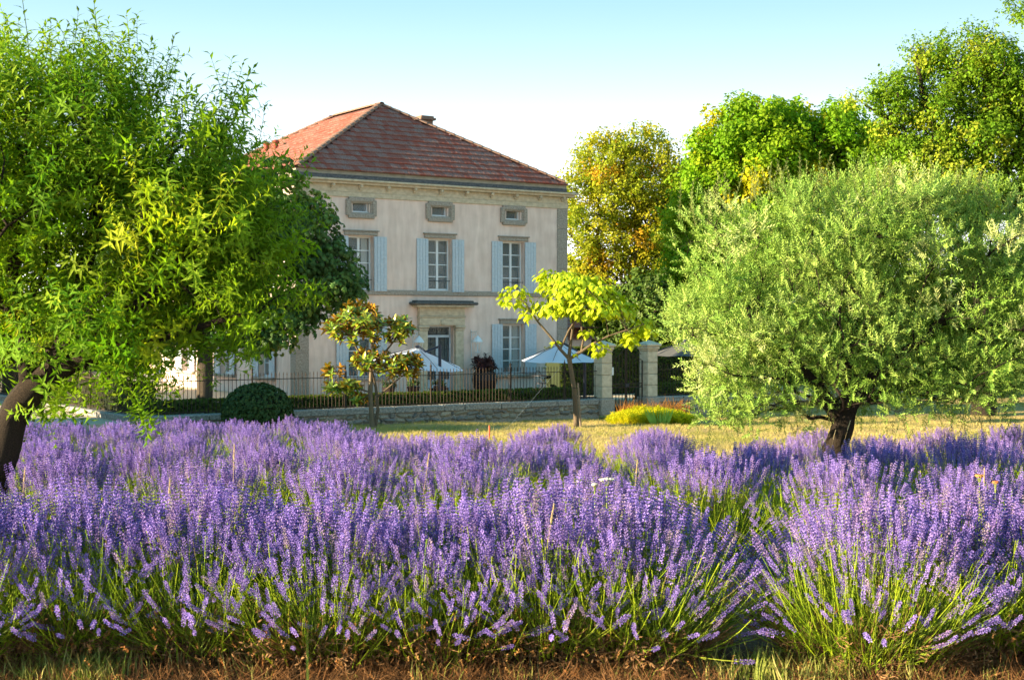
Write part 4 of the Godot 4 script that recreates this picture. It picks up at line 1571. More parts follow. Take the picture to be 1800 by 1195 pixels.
	# bushes and far trees that close the view
	var far := [[1208, 420, 45, 150, 88, "green tree showing in the gap between the yellow tree and the broad green one"], [1540, 330, 45, 95, 70, "dark green tree showing between the broad green tree and the oak"], [1010, 560, 70, 70, 80, "dark evergreen shrub behind the right white parasol"], [1165, 560, 90, 75, 78, "dark green tree mass behind the gate pillars"], [1290, 600, 90, 90, 74, "dark green bush behind the left side of the olive"], [1480, 560, 110, 120, 76, "mid green tree seen dimly through the middle of the olive crown"], [1660, 580, 110, 110, 72, "green tree behind the olive, right of its trunk"], [1830, 560, 110, 130, 66, "yellow-green tree at the right edge beyond the dry field"], [120, 560, 150, 150, 80, "green tree far behind the almond on the left"], [-60, 520, 150, 180, 76, "tall green tree at the left edge behind the almond"]]
	for i in far.size():
		var f: Array = far[i]
		d = f[4]
		b = px(f[0], 690, d)
		b.y = -1.5
		var dark := Color(0.05, 0.085, 0.012) if i < 5 else Color(0.12, 0.16, 0.015)
		grow("background_tree", f[5], b, {
			"trunk": [Vector3(0, -0.1, 0), Vector3(0, 1.0, 0), Vector3(0, 2.2, 0)], "trunk_r": [0.25, 0.2, 0.15], "fork": 1, "bark": M.bark_dark,
			"lobes": [lobe(f[0], f[1], f[2], f[3], d, b), lobe(f[0] - f[2] * 0.4, f[1] + f[3] * 0.5, f[2] * 0.8, f[3] * 0.6, d, b), lobe(f[0] + f[2] * 0.4, f[1] + f[3] * 0.55, f[2] * 0.8, f[3] * 0.6, d, b)],
			"n": 90, "gap": 0.8, "clump_r": 0.95, "per": 26, "tip": 0.025, "skin": 0.35, "mesh": [round_cluster(12, 0.28, 0.2, 0.15, 17)], "size": [0.9, 1.4],
			"cols": [dark, dark * 1.6], "mat": M.leaf_dark if i < 5 else M.leaf, "twig": 6}, "tree", "trees and shrubs beyond the garden")

func almond() -> void:
	var d := 9.8
	var b := px(-35, 900, d)
	b.y = ground_y(b.x, d)
	var s := []
	for k in 5:
		s.append(shoot_mesh(0.27, 15, 0.098, 0.0225, 0.05, 300 + k, 0.4))
	var root := grow("almond_tree", "leaning leafy almond tree with dark trunk, filling the left of the view", b, {
		"trunk": [Vector3(0.02, -0.1, 0)] + pts_px([[-22, 860], [2, 800], [20, 735], [52, 690], [90, 655]], d, b), "trunk_r": [0.15, 0.13, 0.115, 0.105, 0.10, 0.085], "fork": 3, "rough": 0.22, "bark": M.bark_dark,
		"limbs": [[5, pts_px([[150, 628], [219, 560], [290, 500], [350, 430]], d, b, 0.06), [0.055, 0.045, 0.035, 0.022]], [5, pts_px([[130, 560], [150, 450], [170, 330], [180, 200]], d, b, -0.05), [0.06, 0.05, 0.04, 0.02]], [4, pts_px([[40, 600], [20, 480], [30, 350], [60, 220]], d, b), [0.05, 0.042, 0.035, 0.02]], [5, pts_px([[200, 610], [300, 590], [410, 560]], d, b, 0.1), [0.04, 0.03, 0.018]]],
		"lobes": [lobe(120, 290, 190, 205, d, b, 0.0, 0.95), lobe(-30, 330, 150, 230, d, b, 0.0, 0.9), lobe(330, 400, 140, 185, d, b, 0.0, 0.85), lobe(365, 240, 50, 70, d, b, 0.0, 0.4), lobe(475, 535, 65, 32, d, b, 0.0, 0.3), lobe(160, 560, 190, 75, d, b, 0.0, 0.8), lobe(400, 545, 100, 55, d, b, 0.0, 0.5), lobe(215, 660, 70, 38, d, b, 0.0, 0.4), lobe(60, 670, 50, 45, d, b, 0.0, 0.35), lobe(430, 440, 60, 70, d, b, 0.0, 0.4)],
		"n": 300, "gap": 0.155, "clump_r": 0.23, "per": 13, "tip": 0.0045, "skin": 0.5, "up": 0.15, "out": 0.5, "mess": 0.6, "mesh": s, "size": [0.55, 1.15],
		"cols": [Color(0.125, 0.25, 0.016), Color(0.26, 0.36, 0.02), Color(0.44, 0.50, 0.03)], "rare": 0.03, "mat": M.leaf, "twig": 2, "arch": 0.05})
	# tall new shoots standing above the crown
	var tall := []
	for k in 4:
		tall.append(shoot_mesh(0.6, 17, 0.11, 0.022, 0.25, 330 + k, 0.25, 2.4, 0.3, 0.0, 0.004, Color(0.75, 0.8, 0.6)))
	var tops := [[55, 150, 0.5], [120, 165, 0.43], [90, 160, 0.36], [180, 165, 0.44], [150, 170, 0.33], [215, 180, 0.3], [270, 190, 0.39], [245, 195, 0.3], [5, 190, 0.4], [300, 260, 0.3], [335, 260, 0.33], [390, 230, 0.36], [360, 240, 0.3], [445, 300, 0.36], [420, 290, 0.28], [25, 170, 0.36], [200, 160, 0.28], [310, 240, 0.33], [75, 140, 0.28], [285, 190, 0.3], [470, 330, 0.2], [405, 250, 0.25]]
	for k in tops.size():
		var q: Array = tops[k]
		var p := px(q[0], q[1], d + rr(-0.4, 0.4)) - b
		var lean := Vector3(rr(-0.1, 0.25) + (0.25 if q[0] > 250 else 0.0), 1, rr(-0.15, 0.15))
		var mm := many("shoot", tall[k % 4], M.leaf, [Transform3D(basis_y(lean, rr(0, TAU), float(q[2]) / 0.42 * 0.95), p)], [Color(0.15, 0.22, 0.02) * rr(0.8, 1.2)], root)
		mm.remove_meta("kind")
	# the hanging yellow sprig that catches the sun
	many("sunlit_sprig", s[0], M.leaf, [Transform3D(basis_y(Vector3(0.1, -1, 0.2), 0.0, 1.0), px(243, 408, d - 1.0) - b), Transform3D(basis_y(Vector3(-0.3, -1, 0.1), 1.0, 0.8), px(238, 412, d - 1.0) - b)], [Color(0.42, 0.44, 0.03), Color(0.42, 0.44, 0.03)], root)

func olive() -> void:
	var d := 15.0
	var b := px(1466, 850, d)
	b.y = ground_y(b.x, d)
	var s := []
	for k in 3:
		s.append(shoot_mesh(0.15, 18, 0.05, 0.0105, 0.7, 400 + k, 0.05, 1.57, 0.2, 0.0, 0.0015, Color(0.8, 0.8, 0.7)))
	var up := shoot_mesh(0.34, 30, 0.055, 0.012, 0.9, 405, 0.05, 1.57, 0.2, 0.0, 0.002, Color(0.8, 0.8, 0.7))
	var root := grow("olive_tree", "rounded silvery-green olive tree with short dark trunk among the lavender", b, {
		"trunk": [Vector3(0.0, -0.1, 0)] + pts_px([[1466, 840], [1470, 790], [1482, 745], [1500, 700]], d, b), "trunk_r": [0.19, 0.16, 0.125, 0.11, 0.10], "fork": 3, "rough": 0.3, "bark": M.bark_dark,
		"limbs": [[4, pts_px([[1540, 660], [1600, 610], [1640, 570], [1700, 500]], d, b, 0.1), [0.07, 0.06, 0.05, 0.03]], [4, pts_px([[1490, 620], [1500, 540], [1510, 450], [1480, 380]], d, b, 0.05), [0.07, 0.06, 0.045, 0.025]], [3, pts_px([[1440, 680], [1380, 620], [1320, 560], [1280, 500]], d, b, 0.1), [0.06, 0.05, 0.04, 0.025]], [4, pts_px([[1560, 690], [1640, 660], [1730, 640]], d, b, -0.1), [0.05, 0.04, 0.025]]],
		"lobes": [lobe(1340, 440, 145, 95, d, b, 0, 0.95), lobe(1510, 410, 190, 95, d, b, 0, 1.1), lobe(1590, 430, 130, 100, d, b, 0, 1.1), lobe(1720, 430, 170, 110, d, b, 0, 1.0), lobe(1300, 570, 130, 110, d, b, 0, 0.95), lobe(1480, 560, 170, 120, d, b, 0, 1.2), lobe(1690, 580, 170, 110, d, b, 0, 1.0), lobe(1310, 680, 95, 60, d, b, 0, 0.6), lobe(1420, 700, 90, 45, d, b, 0, 0.6), lobe(1590, 690, 110, 45, d, b, 0, 0.6), lobe(1730, 690, 70, 40, d, b, 0, 0.5), lobe(1850, 500, 120, 150, d, b, 0, 1.0)],
		"n": 560, "gap": 0.17, "clump_r": 0.20, "per": 28, "tip": 0.004, "skin": 0.35, "up": 0.5, "out": 0.22, "mess": 0.75, "mesh": s, "size": [0.75, 1.25],
		"cols": [Color(0.18, 0.30, 0.04), Color(0.30, 0.41, 0.09), Color(0.42, 0.48, 0.17)], "rare": 0.15, "mat": M.leaf_dull, "twig": 4, "arch": 0.05})
	var xs := []
	var cs := []
	for k in 110:
		var u := rng.randf()
		var x := lerpf(1190, 1800, u)
		var y := lerpf(400, 345, clampf(sin(u * PI) * 1.6, 0, 1)) + rr(-12, 22)
		xs.append(Transform3D(basis_y(Vector3(rr(-0.35, 0.35), 1, rr(-0.3, 0.3)), rr(0, TAU), rr(0.7, 1.2)), px(x, y, d + rr(-0.6, 0.6)) - b))
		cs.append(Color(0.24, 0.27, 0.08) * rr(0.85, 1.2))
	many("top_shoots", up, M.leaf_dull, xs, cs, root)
	# little hanging sprays under the crown
	xs = []
	cs = []
	for k in 130:
		var x := rr(1210, 1790)
		xs.append(Transform3D(basis_y(Vector3(rr(-0.5, 0.5), -1, rr(-0.5, 0.5)), rr(0, TAU), rr(0.7, 1.1)), px(x, 720 + rr(-30, 40) - (20 if absf(x - 1480) < 60 else 0), d + rr(-0.8, 0.8)) - b))
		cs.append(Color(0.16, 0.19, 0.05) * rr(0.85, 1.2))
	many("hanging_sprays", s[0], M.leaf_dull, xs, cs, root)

func chestnut() -> void:
	var d := 43.4
	var b := px(358, 720, d)
	b.y = house_at.y
	grow("chestnut_tree", "dark green horse chestnut with drooping leaves in front of the left corner of the house", b, {
		"trunk": [Vector3(0, -0.05, 0), Vector3(0.02, 0.8, 0), Vector3(0.03, 1.8, 0), Vector3(0.1, 3.0, 0), Vector3(0.2, 4.6, 0)], "trunk_r": [0.27, 0.245, 0.23, 0.2, 0.13], "fork": 2, "bark": M.bark_grey,
		"limbs": [[2, pts_px([[420, 560], [490, 520], [560, 490]], d, b), [0.11, 0.085, 0.05]], [3, pts_px([[430, 480], [490, 420], [550, 400]], d, b), [0.1, 0.08, 0.05]], [2, pts_px([[300, 560], [240, 520]], d, b), [0.1, 0.06]]],
		"lobes": [lobe(390, 420, 120, 150, d, b), lobe(490, 350, 45, 65, d, b), lobe(545, 420, 50, 75, d, b), lobe(575, 500, 52, 60, d, b), lobe(598, 490, 36, 50, d, b, 0, 1.2), lobe(500, 545, 75, 42, d, b), lobe(440, 590, 90, 30, d, b), lobe(280, 560, 70, 60, d, b), lobe(260, 440, 90, 120, d, b), lobe(545, 575, 25, 30, d, b)],
		"n": 290, "gap": 0.46, "clump_r": 0.58, "per": 20, "tip": 0.012, "skin": 0.35, "flat": 0.55, "up": 0.55, "out": 0.35, "mess": 0.25, "mesh": [hand_leaf(4, 0.15, 0.06, 500), hand_leaf(5, 0.14, 0.055, 501)], "size": [0.8, 1.25],
		"cols": [Color(0.05, 0.11, 0.025), Color(0.09, 0.16, 0.03), Color(0.16, 0.21, 0.03)], "rare": 0.1, "mat": M.leaf_dark, "twig": 3})

func hang_leaves(root: Node3D, called: String, lm: Array, mat: Material, lobes: Array, n: int, singles: int, cols: Array, stuff_name: String, pts: Array) -> void:
	# big leaves set singly: the nearest ones as parts of their own, the rest together
	var all := []
	for k in n:
		var l: Array = lobes[pick(lobes)]
		var d := Vector3(rng.randfn(), rng.randfn(), rng.randfn()).normalized() * pow(rng.randf(), 0.3)
		if d.y < 0.0:
			d.y *= 0.75
		var p: Vector3 = l[0] + d * l[1]
		var out := Vector3(d.x, 0, d.z) + Vector3(rr(-0.7, 0.7), 0, rr(-0.7, 0.7))
		out = out.normalized()
		var drop := rr(0.25, 1.5)
		var y := (out - Vector3.UP * drop).normalized()
		var z := (Vector3.UP - y * Vector3.UP.dot(y) + out * 0.2).normalized()
		z = (z - y * z.dot(y)).normalized()
		var s := rr(0.5, 1.15)
		all.append([Transform3D(Basis(y.cross(z), y, z).scaled(Vector3.ONE * s), p), rng.randi() % lm.size(), (cols[0] as Color).lerp(cols[1], rng.randf()) * rr(0.85, 1.15)])
		pts.append(p)
	all.sort_custom(func(a, b): return a[0].origin.z > b[0].origin.z)
	var mats := []
	for k in 5:
		var m: StandardMaterial3D = mat.duplicate()
		m.vertex_color_use_as_albedo = false
		m.albedo_color = ((cols[0] as Color).lerp(cols[1], k / 4.0)).linear_to_srgb()
		m.backlight = Color(m.albedo_color.r, m.albedo_color.g, m.albedo_color.b)
		mats.append(m)
	var xs := [[], []]
	var cs := [[], []]
	for k in all.size():
		var e: Array = all[k]
		if k < singles:
			put(called, lm[e[1]], mats[rng.randi() % 5], root, e[0])
		else:
			xs[e[1] % 2].append(e[0]); cs[e[1] % 2].append(e[2])
	for v in 2:
		many(stuff_name, lm[v], mat, xs[v], cs[v], root)

func pick(lobes: Array) -> int:
	var w := 0.0
	for l in lobes:
		w += pow(l[1].x * l[1].y * l[1].z, 0.7)
	var r := rng.randf() * w
	for i in lobes.size():
		r -= pow(lobes[i][1].x * lobes[i][1].y * lobes[i][1].z, 0.7)
		if r <= 0:
			return i
	return lobes.size() - 1

func limb_mesh(paths: Array) -> ArrayMesh:
	var m := MB.new()
	for p in paths:
		m.tube(p[0], p[1], 7, false)
	return m.mesh()

func catalpa() -> void:
	var d := 40.0
	var b := px(1014, 752, d)
	b.y = ground_y(b.x, d)
	var root := thing("catalpa_tree", "slender young tree with bright yellow-green heart-shaped leaves beside the gate", "tree", b)
	put("trunk", gnarl([Vector3(0, -0.05, 0)] + pts_px([[1013, 735], [1010, 690], [1004, 650], [1000, 628]], d, b), [0.095, 0.08, 0.072, 0.066, 0.07], 12, 0.012, 3), M.bark_mid, root)
	var limbs := []
	limbs.append([pts_px([[1000, 630], [985, 614], [968, 592], [945, 565], [925, 535], [905, 518]], d, b, 0.06), [0.05, 0.045, 0.035, 0.028, 0.02, 0.012]])
	limbs.append([pts_px([[1000, 630], [1003, 605], [1008, 570], [1006, 530], [1000, 490]], d, b, -0.05), [0.055, 0.045, 0.035, 0.025, 0.012]])
	limbs.append([pts_px([[1002, 630], [1022, 618], [1040, 605], [1070, 590], [1100, 580], [1130, 570]], d, b, 0.05), [0.05, 0.045, 0.035, 0.025, 0.02, 0.01]])
	limbs.append([pts_px([[1022, 618], [1026, 595], [1020, 560], [1045, 520], [1060, 500]], d, b, -0.08), [0.035, 0.03, 0.026, 0.02, 0.01]])
	limbs.append([pts_px([[985, 614], [1000, 580], [1020, 550], [1030, 510]], d, b, 0.1), [0.03, 0.026, 0.02, 0.01]])
	limbs.append([pts_px([[945, 565], [960, 540], [975, 505]], d, b, 0.1), [0.02, 0.015, 0.01]])
	put("branches", limb_mesh(limbs), M.bark_mid, root)
	var lobes := [lobe(990, 490, 50, 16, d, b, 0, 0.7), lobe(1020, 505, 75, 28, d, b, 0, 1.0), lobe(1040, 540, 72, 28, d, b, 0, 1.0), lobe(975, 538, 42, 22, d, b, 0, 0.7), lobe(905, 520, 30, 24, d, b, 0, 0.45), lobe(928, 550, 16, 18, d, b, 0, 0.3), lobe(960, 482, 22, 12, d, b, 0, 0.3), lobe(1095, 540, 26, 24, d, b, 0, 0.5), lobe(1135, 575, 22, 20, d, b, 0, 0.4), lobe(1110, 595, 18, 16, d, b, 0, 0.3), lobe(1052, 612, 20, 15, d, b, 0, 0.35), lobe(1030, 585, 14, 10, d, b, 0, 0.3), lobe(978, 600, 7, 6, d, b, 0, 0.12), lobe(1005, 620, 8, 6, d, b, 0, 0.12)]
	var lm := [big_leaf(0.18, 0.155, 0.45), big_leaf(0.16, 0.145, 0.3)]
	var pts := []
	var mat := leaf_mat(Color(0.95, 0.95, 0.12), 0.5, 0.3)
	hang_leaves(root, "leaf", lm, mat, lobes, 1650, 300, [Color(0.33, 0.44, 0.015), Color(0.54, 0.60, 0.02)], "leaves", pts)
	# fine twigs towards the leaves
	var m := MB.new()
	for k in 160:
		var p: Vector3 = pts[k * 7 % pts.size()]
		var best := Vector3.ZERO
		var bd := 1e9
		for l in limbs:
			for q in l[0]:
				var e: float = (q as Vector3).distance_to(p)
				if e < bd:
					bd = e
					best = q
		m.tube([best, best.lerp(p, 0.5) + Vector3(0, 0.04, 0), p], [0.008, 0.006, 0.004], 4, false)
	put("twigs", m.mesh(), M.bark_pale, root)
	# stake beside the trunk
	var st := thing("tree_stake", "thin wooden stake standing right of the slender tree's trunk", "stake", on_ground(1020, 39.7))
	m = MB.new()
	m.tube([Vector3(0.02, -0.1, 0), Vector3(-0.06, 1.25, 0)], [0.035, 0.03], 8)
	put("pole", m.mesh(), M.wood, st)
	m = MB.new()
	m.tube([Vector3(-0.06, 1.1, 0.03), Vector3(-0.2, 1.12, 0.0)], [0.01, 0.01], 5)
	put("tie", m.mesh(), M.dark, st)
	var wire := MB.new()
	wire.tube([px(1000, 628, d) - b + Vector3(0, 0, 0.1), on_ground(890, 37.0) - b], [0.0013, 0.0013], 4)
	put("guy_wire", wire.mesh(), M.zinc, root)

func magnolia() -> void:
	var d := 38.0
	var b := px(655, 754, d)
	b.y = ground_y(b.x, d)
	var root := thing("magnolia_tree", "small magnolia with glossy leaves, brown beneath, in front of the low wall", "tree", b)
	put("trunk", gnarl([Vector3(0, -0.05, 0)] + pts_px([[653, 735], [651, 690], [652, 650]], d, b), [0.085, 0.075, 0.06, 0.045], 10, 0.008, 4), M.bark_pale, root)
	var limbs := []
	limbs.append([[Vector3(0.05, 0, 0)] + pts_px([[664, 720], [660, 680], [652, 650], [655, 610]], d, b), [0.05, 0.045, 0.04, 0.035, 0.02]])
	limbs.append([pts_px([[652, 650], [632, 620], [615, 590], [590, 570]], d, b, 0.08), [0.035, 0.028, 0.02, 0.012]])
	limbs.append([pts_px([[655, 640], [680, 615], [700, 590], [708, 560]], d, b, 0.05), [0.035, 0.028, 0.02, 0.01]])
	limbs.append([pts_px([[660, 700], [690, 675], [720, 650]], d, b, 0.1), [0.03, 0.02, 0.01]])
	limbs.append([pts_px([[652, 690], [620, 680], [585, 682]], d, b, 0.1), [0.025, 0.018, 0.01]])
	limbs.append([pts_px([[655, 610], [645, 570], [635, 545]], d, b, -0.05), [0.022, 0.016, 0.01]])
	limbs.append([pts_px([[655, 610], [668, 575], [664, 550]], d, b, 0.05), [0.02, 0.014, 0.01]])
	put("branches", limb_mesh(limbs), M.bark_mid, root)
	var lobes := [lobe(635, 575, 55, 36, d, b, 0, 0.8), lobe(700, 585, 24, 28, d, b, 0, 0.4), lobe(588, 578, 30, 22, d, b, 0, 0.4), lobe(585, 655, 24, 10, d, b, 0, 0.3), lobe(600, 682, 36, 10, d, b, 0, 0.4), lobe(700, 650, 42, 24, d, b, 0, 0.6), lobe(650, 635, 34, 24, d, b, 0, 0.5), lobe(628, 700, 22, 12, d, b, 0, 0.3), lobe(720, 640, 28, 18, d, b, 0, 0.3), lobe(630, 545, 30, 12, d, b, 0, 0.3), lobe(705, 555, 14, 9, d, b, 0, 0.2)]
	var ms := [rosette(9, 0.17, 0.07, 600), rosette(8, 0.16, 0.065, 601)]
	var m := MB.new()
	for k in 295:
		var l: Array = lobes[pick(lobes)]
		var dd := Vector3(rng.randfn(), rng.randfn(), rng.randfn()).normalized() * pow(rng.randf(), 0.4)
		var p: Vector3 = l[0] + dd * l[1]
		put("leaf_whorl", ms[k % 2], M.leaf_gloss, root, Transform3D(basis_y(Vector3(dd.x, 0.9, dd.z) + Vector3(rr(-0.4, 0.4), 0, rr(-0.4, 0.4)), rr(0, TAU), rr(0.9, 1.4)), p))
		if k % 2 == 0:
			var best := Vector3.ZERO
			var bd := 1e9
			for q in limbs:
				for e in q[0]:
					if (e as Vector3).distance_to(p) < bd:
						bd = (e as Vector3).distance_to(p)
						best = e
			m.tube([best, best.lerp(p, 0.6) - Vector3(0, 0.03, 0), p], [0.009, 0.007, 0.005], 4, false)
	put("twigs", m.mesh(), M.bark_pale, root)

# ------------------------------------------------------------------ lavender
func lavender_stem(bend: float, seed_: int) -> ArrayMesh:
	var m := MB.new()
	var p := []
	var r := []
	for k in 5:
		var t := k / 4.0 * 0.9
		p.append(Vector3(bend * t * t, t, 0))
		r.append(0.0032 - 0.001 * t)
	m.tube(p, r, 3, false)
	var g := RandomNumberGenerator.new()
	g.seed = seed_
	for k in 5:                                                  # narrow leaves on the lower half of the stem
		var t := 0.06 + 0.07 * k
		var a := k * 1.9 + g.randf()
		m.leaf(Vector3(bend * t * t, t, 0), Vector3(cos(a) * 0.4, 1.0, sin(a) * 0.4), Vector3(cos(a), 0.2, sin(a)), 0.11, 0.0055, 0.1, 0.1)
	return m.mesh()

func lavender_spike(bend: float, seed_: int) -> ArrayMesh:
	# whorls of small calyxes with a few open flowers, one whorl apart lower down
	var r := RandomNumberGenerator.new()
	r.seed = seed_
	var m := MB.new()
	var ys := [0.81]
	var n := 7
	for k in n:
		ys.append(0.872 + 0.15 * k / (n - 1))
	for w in ys.size():
		var t: float = ys[w]
		var o := Vector3(bend * t * t, t, 0)
		var f := float(w) / ys.size()
		var rad := 0.0135 * (0.75 if w == 0 else sin(lerpf(0.9, 2.75, f)) * 0.9 + 0.12)
		var q := 5 if w < 7 else 4
		for k in q:
			var a := TAU * k / q + w * 0.7 + r.randf() * 0.5
			var d := Vector3(cos(a), 0.0, sin(a))
			var ax := (d * 0.75 + Vector3.UP * 0.8).normalized()
			var l := 0.022 * r.randf_range(0.75, 1.25) * (0.7 if w > 6 else 1.0)
			var c := o + d * rad * 0.5
			var sd := ax.cross(Vector3.UP).normalized()
			var fr := sd.cross(ax)
			var wd := 0.0058
			m.col = Color(0.62, 0.6, 0.78) * r.randf_range(0.75, 1.05) if r.randf() < 0.45 else Color(1.0, 1.0, 1.0) * r.randf_range(0.8, 1.15)
			var mid := c + ax * l * 0.55
			var tip := c + ax * l
			var ring := [mid + sd * wd, mid + fr * wd, mid - sd * wd, mid - fr * wd]
			for e in 4:
				var a0: Vector3 = ring[e]
				var a1: Vector3 = ring[(e + 1) % 4]
				m.tri(c, a0, a1) if (a0 - c).cross(a1 - c).dot(a0 + a1 - c - c - ax * l) > 0 else m.tri(c, a1, a0)
				m.tri(a0, a1, tip) if (a1 - a0).cross(tip - a0).dot(a0 + a1 - c - tip) > 0 else m.tri(a1, a0, tip)
	return m.mesh()

func lavender_bush(label: String, at: Vector3, n: int, tall: float, dry: float, meshes: Dictionary, low := 0.8, core := 0.7) -> Node3D:
	var root := thing("lavender_bush", label, "lavender", at, rr(0, TAU), "lavender bushes in rows")
	var xs := [[], []]
	var cs := [[], []]
	var ss := [[], []]
	for k in n:
		var u := rng.randf()
		var ph := acos(1.0 - u * (1.0 - cos(core))) if rng.randf() < low else rr(core, 1.42)
		var th := rr(0, TAU)
		var d := Vector3(sin(ph) * cos(th), cos(ph), sin(ph) * sin(th))
		d = (d + Vector3(rng.randfn(), rng.randfn(), rng.randfn()) * 0.07).normalized()
		var rb := 0.24 * sin(ph) * rr(0.5, 1.2)
		var base := Vector3(rb * cos(th) + rr(-0.08, 0.08), 0.08 + 0.06 * rng.randf(), rb * sin(th) + rr(-0.08, 0.08))
		var l := lerpf(0.64, 0.54, sin(ph)) * rr(0.84, 1.1) * tall
		var up := Vector3.UP - d * d.y
		if up.length() < 0.05:
			up = Vector3(cos(th), 0, sin(th))
		up = up.normalized().rotated(d, rr(-0.7, 0.7))
		var t := Transform3D(Basis(up, d, up.cross(d)).scaled(Vector3.ONE * l), base)
		var v := k % 2
		xs[v].append(t)
		var old := rng.randf()
		var c := Color(0.25, 0.165, 0.46).lerp(Color(0.47, 0.33, 0.70), rng.randf())
		if old < 0.17:
			c = Color(0.42, 0.33, 0.36).lerp(Color(0.36, 0.22, 0.5), rng.randf())
		cs[v].append(c * rr(0.95, 1.4))
		var sc := Color(0.24, 0.38, 0.03).lerp(Color(0.42, 0.48, 0.05), rng.randf())
		if old > 1.0 - dry:
			sc = Color(0.42, 0.33, 0.12)
		ss[v].append(sc * rr(0.9, 1.35))
	for v in 2:
		many("flower_spikes", meshes.spike[v], M.petal, xs[v], cs[v], root)
		many("stems", meshes.stem[v], M.stem, xs[v], ss[v], root)
	# leafy shoots without flowers fill the bush
	var gx := []
	var gc := []
	for k in 760:
		var ph := acos(1.0 - rng.randf() * (1.0 - cos(1.15)))
		var th := rr(0, TAU)
		var d := Vector3(sin(ph) * cos(th), cos(ph), sin(ph) * sin(th))
		var rb := 0.42 * sqrt(rng.randf())
		th += rng.randfn() * 0.5
		d = (d + Vector3(rng.randfn(), rng.randfn(), rng.randfn()) * 0.15).normalized()
		var up := (Vector3.UP - d * d.y)
		up = (up if up.length() > 0.05 else Vector3(cos(th), 0, sin(th))).normalized().rotated(d, rr(-0.7, 0.7))
		gx.append(Transform3D(Basis(up, d, up.cross(d)).scaled(Vector3.ONE * rr(0.28, 0.58) * tall), Vector3(rb * cos(th), rr(0.04, 0.16), rb * sin(th))))
		gc.append(Color(0.27, 0.43, 0.02).lerp(Color(0.54, 0.62, 0.04), rng.randf()) * rr(0.85, 1.35))
	many("shoots", meshes.stem[1], M.stem, gx, gc, root)
	var fx := []
	var fc := []
	for k in 330:
		var th := rr(0, TAU)
		var q := sqrt(rng.randf())
		var h := rng.randf()
		var d := Vector3(cos(th) * q, 0.75 + 0.6 * (1.0 - q), sin(th) * q)
		fx.append(Transform3D(basis_y(d, rr(0, TAU), rr(0.8, 1.5) * tall), Vector3(cos(th) * q * 0.40, 0.06 + 0.20 * h * (1.0 - 0.5 * q), sin(th) * q * 0.40)))
		var tone := Color(0.13, 0.20, 0.03).lerp(Color(0.22, 0.27, 0.05), rng.randf()) * rr(0.7, 1.15)
		if h * q < 0.35 and rng.randf() < 0.6:
			tone = Color(0.20, 0.10, 0.045).lerp(Color(0.34, 0.2, 0.09), rng.randf())
		fc.append(tone)
	many("foliage", meshes.leaf, M.stem, fx, fc, root)
	fx = []
	fc = []
	for k in 150:
		var th := rr(0, TAU)
		var q := rr(0.15, 0.44)
		fx.append(Transform3D(basis_y(Vector3(cos(th) + rr(-0.7, 0.7), rr(0.0, 0.9), sin(th) + rr(-0.7, 0.7)), rr(0, TAU), rr(0.6, 1.3)), Vector3(cos(th) * q, rr(0.0, 0.2), sin(th) * q)))
		fc.append(Color(0.13, 0.075, 0.04).lerp(Color(0.36, 0.2, 0.09), rng.randf()))
	many("dry_twigs", meshes.twig, M.litter, fx, fc, root)
	return root

